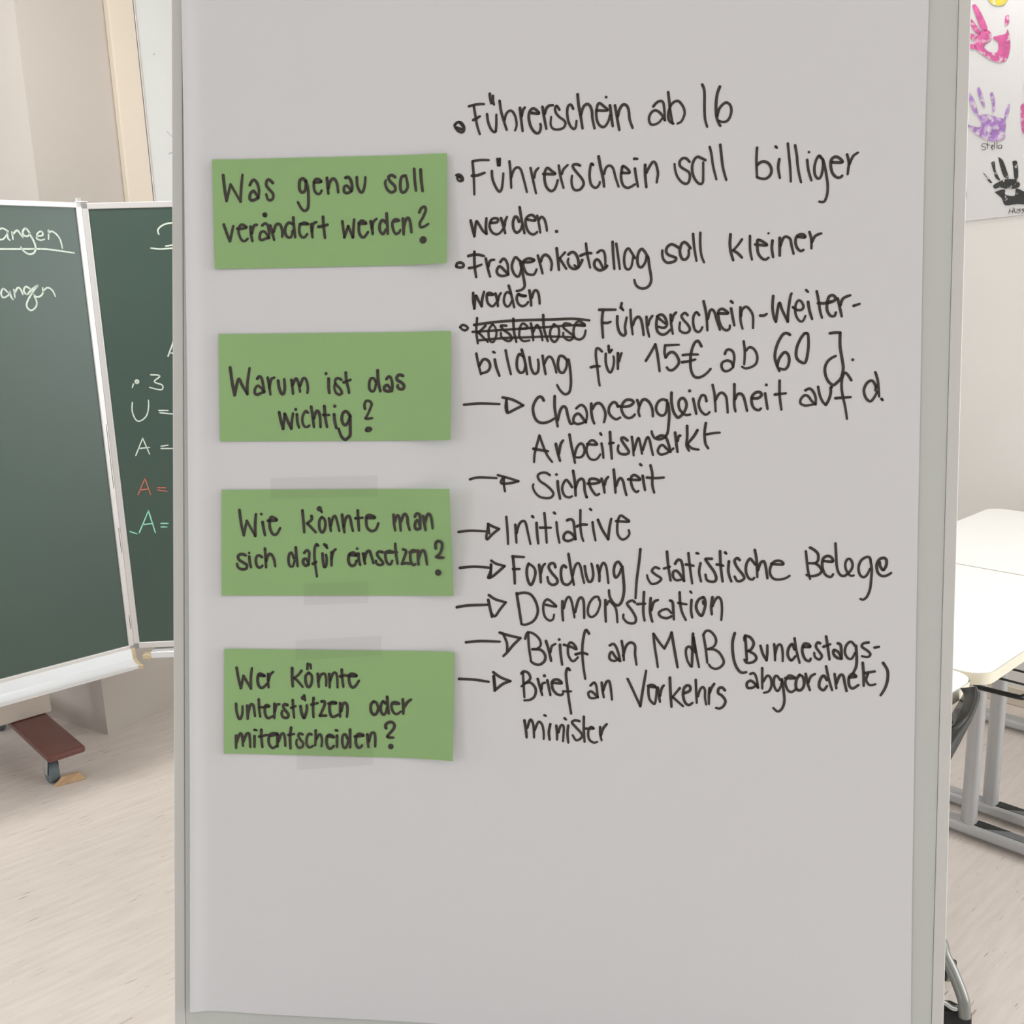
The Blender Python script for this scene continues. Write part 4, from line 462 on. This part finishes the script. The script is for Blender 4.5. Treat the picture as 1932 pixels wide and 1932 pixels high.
# four green cards
QD = [[(-0.1132, 0.288),
 (0.0942, 0.2896),
 (0.0954, 0.1956),
 (-0.111, 0.193)], [(-0.1077, 0.1364),
 (0.099, 0.1383),
 (0.0998, 0.0444),
 (-0.1064, 0.042)], [(-0.105, -0.0007),
 (0.1001, 0.0025),
 (0.1031, -0.0906),
 (-0.1051, -0.0948)], [(-0.1027, -0.1423),
 (0.104, -0.1395),
 (0.1038, -0.2347),
 (-0.1033, -0.2365)]]; CI = ['-1034 2744 -1022 2630 -1005 2521/-1005 2521 -969 2664/-969 2664 -880 2514/-880 2514 -874 2628 -862 2747/-797 2655 -773 2695 -750 2695 -726 2660 -714 2603 -720 2552/-720 2546 -750 2529 -779 2524 -797 2541 -791 2581 -767 2604 -750 2592 -720 2546/-590 2670 -620 2698 -643 2693 -649 2653 -626 2619 -590 2579 -590 2539 -614 2522 -637 2534 -649 2574/-297 2677 -320 2705 -349 2689 -355 2644 -349 2604 -326 2586 -302 2609 -297 2677/-297 2688 -279 2620 -273 2518 -279 2450 -308 2427 -337 2450 -367 2502/-226 2670 -162 2675 -185 2698 -215 2693 -226 2659 -220 2602 -197 2573 -173 2573 -156 2601/-110 2708 -104 2640 -97 2572/-98 2617 -80 2679 -51 2701 -22 2661 -10 2582/-1029 2316 -999 2229 -975 2172/-975 2172 -945 2303/-910 2280 -868 2280 -827 2291 -862 2314 -886 2303 -898 2251 -874 2188 -844 2171 -815 2193/-791 2296 -785 2227 -773 2170/-779 2239 -761 2301 -732 2312/@-661 2397 23/-673 2403 -655 2386/-685 2306 -661 2323 -637 2306 -625 2248 -625 2197/-625 2197 -655 2192 -685 2180 -708 2192 -702 2238 -679 2255 -655 2243 -625 2197/-614 2305 -596 2242 -578 2179/-584 2248 -561 2311 -525 2310 -507 2259 -507 2207/-413 2315 -449 2326 -478 2287 -478 2230 -454 2201 -425 2207 -413 2258/-408 2371 -402 2292 -390 2200/-349 2314 -278 2313 -313 2325 -349 2303 -354 2246 -337 2206 -307 2200 -284 2228/-249 2313 -243 2250 -237 2199/-243 2250 -231 2313 -202 2329/-144 2374 -138 2289 -126 2192/-184 2289 -143 2295 -103 2306/54 2706 78 2711 101 2682 113 2626 107 2592/107 2592 72 2575 43 2587 43 2627 66 2638 90 2615 107 2592/153 2710 159 2636 183 2585 206 2585 223 2641 229 2709/489 2705 460 2722 431 2706 449 2666 484 2632 490 2592 455 2576 420 2604 403 2650 408 2678/581 2715 547 2704 535 2648 542 2586 570 2574 599 2613 593 2675 581 2715/656 2770 662 2674 674 2584/713 2763 719 2673 732 2578/27 2333 45 2196/45 2196 79 2292/79 2292 120 2195/120 2195 131 2348/172 2314 236 2313 201 2336 178 2314 173 2252 190 2206 219 2195 254 2239/277 2330 289 2273 295 2222/289 2273 300 2324 329 2352/410 2317 381 2340 358 2306 358 2250 387 2221 410 2260/416 2396 422 2311 428 2221/479 2327 526 2333 491 2344 468 2316 474 2260 497 2220 526 2231 538 2253/560 2349 566 2281 567 2214/566 2270 583 2332 606 2354 624 2320 636 2230/704 2398 721 2432 750 2443 761 2414 739 2358 710 2308 716 2274 745 2274 785 2296/@740 2161 32', '-973 1070 -954 930 -934 828/-934 828 -899 968 -864 911 -819 838/-819 838 -819 930 -799 1065/-730 973 -710 993 -690 974 -675 911 -665 858/-665 858 -695 848 -725 834 -750 843 -750 882 -725 911 -695 892 -670 858/-636 983 -621 902 -611 834/-621 892 -606 964 -576 983/-542 955 -532 892 -512 844 -492 844 -482 892 -487 969/-423 964 -413 892 -408 840/-413 916 -389 969 -374 969 -359 931 -344 859/-344 912 -325 965 -305 979 -285 950 -275 893 -280 850/-532 680 -517 603 -497 536/-497 536 -482 666/-482 666 -452 594 -423 536/-423 536 -418 604 -408 671/@-383 705 14/-373 662 -368 594 -353 546/-275 677 -295 691 -319 652 -324 604 -309 561 -280 552 -260 566/-245 730 -230 629 -220 552/-221 629 -201 687 -181 687 -167 644 -161 552/@-114 1018 14/-90 975 -89 893 -84 850/23 965 -11 980 -31 960 -26 927 14 884 28 851 4 836 -26 855 -40 903 -31 932/62 1028 67 961 87 884 92 851/43 942 82 956 106 966/330 947 311 976 286 975 272 942 272 890 292 866 316 875 330 928/344 1047 350 952 369 866/422 971 437 990 456 990 471 952 476 904 471 871/471 871 433 866 403 880 408 909 432 919 452 895 471 871/568 1000 538 1009 514 990 519 962 553 943 578 914 568 886 539 886 520 905 524 919/-128 735 -118 629 -103 553/-138 658 -84 658/@-35 735 15/-40 663 -35 606 -20 544/102 650 78 683 53 688 34 664 29 616 44 578 68 573 88 607 102 650/102 650 103 559 103 487 88 463 59 443 25 472 0 539/234 713 229 746 243 780 273 780 292 756 283 722 263 675 239 631/239 631 254 627 298 632/244 526 254 545 279 545 288 536 269 521 249 521', '-891 -184 -874 -312 -852 -408/-852 -408 -825 -279/-825 -279 -748 -412/-748 -412 -748 -299 -742 -219/@-693 -218 13/-682 -288 -671 -352 -660 -405/-633 -276 -556 -270 -578 -249 -605 -244 -616 -276 -616 -335 -594 -388 -567 -399 -545 -382 -523 -339/-322 -181 -311 -293 -305 -373/-240 -228 -240 -260 -278 -293/-278 -293 -202 -372/@-170 -164 24/-153 -185 -148 -195/-148 -238 -169 -270 -169 -334 -147 -371 -126 -355 -115 -301 -126 -253 -148 -238/-83 -248 -72 -322 -66 -359/-66 -311 -50 -247 -29 -226 -12 -268 10 -358/-836 -585 -874 -575 -902 -592 -896 -624 -858 -650 -825 -671 -830 -703 -869 -710 -902 -694 -913 -662/@-803 -563 12/-803 -595 -797 -649 -786 -692/-687 -599 -715 -583 -737 -600 -742 -643 -726 -686 -698 -690 -682 -674/-660 -523 -654 -609 -649 -690/-649 -630 -627 -576 -600 -576 -578 -618 -567 -677/-397 -605 -419 -557 -441 -573 -446 -627 -435 -670 -408 -675 -392 -626/-381 -508 -375 -588 -364 -674/-305 -555 -283 -533 -261 -549 -261 -602 -266 -656/-266 -656 -294 -667 -315 -641 -310 -614 -288 -608 -272 -635/-180 -489 -196 -478 -212 -521 -212 -602 -201 -692 -190 -762/-228 -650 -196 -633/@-109 -488 16/-125 -477 -98 -509/-141 -558 -136 -622 -125 -675 -109 -664 -103 -610 -109 -568/-60 -546 -60 -610 -60 -663/-60 -599 -44 -540 -22 -518/33 -214 44 -299 55 -368/50 -320 66 -246 93 -224 109 -256 120 -314 131 -356/173 -175 179 -276 185 -350/152 -244 217 -238/254 -238 324 -237 292 -216 254 -222 249 -275 260 -328 298 -354 336 -337 357 -284/491 -208 496 -282 507 -345/502 -271 523 -213 544 -239 556 -345/555 -271 587 -201 614 -227 619 -280 636 -338/683 -221 699 -195 726 -205 731 -252 732 -316/732 -321 700 -332 684 -311 689 -269 705 -253 721 -274 732 -316/758 -215 769 -278 780 -336/774 -278 795 -204 816 -198 833 -235 844 -319/99 -564 159 -569 142 -548 110 -553 94 -580 94 -628 116 -660 148 -654 164 -616/@169 -510 12/180 -552 186 -616 197 -653/223 -552 234 -610 240 -642/234 -605 250 -546 277 -529 294 -566 315 -635/396 -538 363 -533 347 -555 364 -586 396 -623 396 -644 364 -650 342 -635 337 -613/423 -538 487 -537 455 -526 423 -543 423 -591 439 -633 466 -643 482 -611/508 -462 514 -547 530 -637/503 -536 525 -536/578 -509 605 -524 594 -567 568 -636/568 -636 605 -630 659 -634/637 -534 696 -522 658 -518 643 -555 648 -613 670 -645 691 -634/712 -517 712 -586 718 -639/718 -586 739 -527 765 -516 781 -558 793 -637/872 -493 871 -451 892 -429 924 -440 930 -476 914 -529 877 -567/877 -567 904 -572 941 -571/@894 -704 28', '-917 -1589 -898 -1696 -879 -1771/-879 -1771 -855 -1662/-855 -1662 -788 -1773/-788 -1773 -788 -1675 -778 -1590/-712 -1654 -664 -1657 -702 -1639 -721 -1654 -726 -1706 -712 -1752 -688 -1765 -664 -1751 -640 -1727/-631 -1638 -631 -1703 -626 -1759/-626 -1698 -612 -1646 -583 -1618/-412 -1580 -412 -1664 -407 -1744/-327 -1601 -356 -1639 -393 -1668/-393 -1668 -360 -1696 -317 -1746/-271 -1539 -275 -1586/-247 -1543 -242 -1580/-261 -1618 -289 -1647 -289 -1703 -270 -1744 -247 -1734 -233 -1687 -237 -1641 -261 -1618/-181 -1625 -176 -1691 -171 -1742/-176 -1691 -152 -1634 -119 -1624 -105 -1665 -105 -1730/-922 -1913 -917 -1983 -898 -2044 -879 -2043 -865 -1996 -864 -1935/-821 -1929 -817 -1994 -817 -2046/-812 -1990 -793 -1923 -769 -1918 -759 -1955 -750 -2021/-716 -1869 -712 -1954 -702 -2024/-712 -1940 -673 -1938/-659 -1933 -621 -1928 -645 -1919 -659 -1938 -659 -1990 -640 -2031 -616 -2031 -588 -2016/-573 -1903 -573 -1973 -573 -2034/-569 -1973 -554 -1916 -526 -1906/-455 -1913 -478 -1905 -493 -1924 -478 -1956 -445 -1997 -459 -2026 -493 -2022 -507 -1994 -502 -1966/-407 -1865 -402 -1944 -393 -2024/-421 -1936 -379 -1920/@-313 -1844 21/-303 -1820 -294 -1866/-336 -1919 -327 -1975 -307 -2021 -293 -2002 -279 -1950 -279 -1908/-218 -1841 -223 -1925 -218 -2014/-237 -1902 -180 -1886/-147 -1871 -119 -1871 -119 -1903 -142 -1960 -161 -1998/-161 -1998 -104 -1996/-922 -2200 -922 -2261 -922 -2313/-917 -2261 -893 -2190 -874 -2184 -865 -2226 -860 -2292/-855 -2250 -831 -2188 -807 -2178 -798 -2215 -793 -2299/-755 -2143 -735 -2147/-755 -2199 -755 -2256 -755 -2298/-692 -2141 -692 -2207 -683 -2296/-712 -2203 -640 -2186/-616 -2195 -545 -2174 -588 -2170 -616 -2185 -626 -2233 -616 -2279 -587 -2302 -554 -2282/-545 -2183 -545 -2240 -545 -2287/-535 -2239 -511 -2177 -488 -2172 -478 -2209 -473 -2279/-421 -2114 -431 -2198 -426 -2301/-445 -2180 -393 -2169/-317 -2171 -345 -2163 -355 -2186 -336 -2219 -312 -2251 -321 -2284 -354 -2290 -373 -2257 -369 -2220/-236 -2169 -260 -2165 -279 -2203 -279 -2259 -255 -2286 -222 -2271/-198 -2130 -198 -2205 -203 -2266/-193 -2209 -170 -2171 -151 -2171 -141 -2217 -146 -2273/-78 -1623 -73 -1688 -73 -1744/-68 -1683 -45 -1622 -21 -1612 -7 -1644 -2 -1742/35 -1582 40 -1661 50 -1735/21 -1643 59 -1633 92 -1637/96 -1637 167 -1635 134 -1617 106 -1627 101 -1674 115 -1724 139 -1738 167 -1714 190 -1676/-82 -1888 -16 -1882 -49 -1873 -72 -1897 -72 -1953 -58 -1999 -29 -2003 3 -1984/22 -1881 22 -1950 22 -2002/32 -1950 50 -1884 78 -1884 88 -1930 83 -2000/322 -1858 299 -1886 299 -1942 323 -1974 351 -1959 364 -1912 345 -1866 322 -1858/430 -1873 406 -1855 388 -1893 388 -1939 407 -1971 430 -1957 444 -1901/443 -1813 448 -1891 458 -1961/490 -1871 551 -1870 513 -1857 485 -1872 486 -1918 505 -1954 533 -1963 565 -1939/583 -1832 588 -1901 588 -1957/597 -1896 625 -1854 657 -1829/-90 -2178 -34 -2185 -71 -2168 -95 -2187 -100 -2234 -85 -2281 -62 -2289 -33 -2265/-15 -2124 -1 -2128/-5 -2171 -5 -2222 -5 -2273/89 -2196 70 -2159 46 -2174 42 -2230 56 -2276 80 -2271 94 -2219/112 -2115 112 -2195 113 -2274/155 -2175 230 -2163 192 -2150 169 -2174 164 -2226 178 -2267 202 -2271 221 -2252/267 -2152 272 -2213 277 -2264/281 -2213 300 -2147 328 -2137 338 -2174 338 -2257/435 -2091 430 -2064 458 -2039 491 -2038 510 -2066 496 -2103 459 -2146 445 -2165/445 -2165 464 -2174 501 -2173/@478 -2253 25']
LAB = ['topmost green card reading Was genau soll verändert werden', 'second green card from the top reading Warum ist das wichtig',
       'third green card from the top reading Wie könnte man sich dafür einsetzen', 'lowest green card reading Wer könnte unterstützen oder mitentscheiden']
LIFT = [(.0025, .0065), (.004, .0075), (.013, .004), (.0025, .0065)]       # how far the right edge stands off at its top and bottom corner
for k in range(4):
    tl, tr_, br, bl = QD[k]; lt_, lb_ = LIFT[k]
    def cn(s, t): return .0022 + (lt_ + (lb_ - lt_) * t) * max(0, (s - .72) / .28) ** 2 + .0012 * max(0, (.1 - s) / .1) ** 2
    def cp_(s, t):
        u = (tl[0] * (1 - s) + tr_[0] * s) * (1 - t) + (bl[0] * (1 - s) + br[0] * s) * t
        v = (tl[1] * (1 - s) + tr_[1] * s) * (1 - t) + (bl[1] * (1 - s) + br[1] * s) * t
        return BW(u, v, cn(s, t))
    c = thing('moderation_card', LAB[k], 'card', tuple(BW(*tl, .002)), 'green question cards on the flipchart')
    b = MB(); ns, nt = 28, 8
    for j in range(nt + 1):
        for i in range(ns + 1): b.add([cp_(i / ns, j / nt)], [])
    b.f = [(j * (ns + 1) + i, j * (ns + 1) + i + 1, (j + 1) * (ns + 1) + i + 1, (j + 1) * (ns + 1) + i) for j in range(nt) for i in range(ns)]
    b.out('card_sheet', 'green', c, True)
    def ci(u, v):
        t = (v - tl[1]) / (bl[1] - tl[1]); s = (u - tl[0]) / (tr_[0] - tl[0]); return BW(u, v, cn(s, t) + .0003)
    ink(CI[k], ci, .00128, 'handwriting', 'ink', c)
TL = ['clear tape strip across the top edge of the third green card', 'clear tape strip across the bottom edge of the third green card', 'clear tape strip across the top edge of the lowest green card', 'clear tape strip across the bottom edge of the lowest green card']
for k, q in enumerate([[(-0.0606, 0.0101),
 (0.0349, 0.0134),
 (0.035, -0.0052),
 (-0.0606, -0.0082)], [(-0.0308, -0.0824),
 (0.0273, -0.0799),
 (0.0274, -0.0986),
 (-0.0307, -0.1017)], [(-0.0379, -0.1331),
 (0.0389, -0.127),
 (0.039, -0.1444),
 (-0.0379, -0.1511)], [(-0.0368, -0.2238),
 (0.0318, -0.2215),
 (0.0319, -0.2419),
 (-0.0367, -0.2491)]]):
    b = MB(); b.add([BW(u, v, .0032) for u, v in q], [(0, 1, 2, 3)]); o = b.out('adhesive_tape', 'tape'); tag(o, TL[k], 'tape', 'clear tape strips on the flipchart')
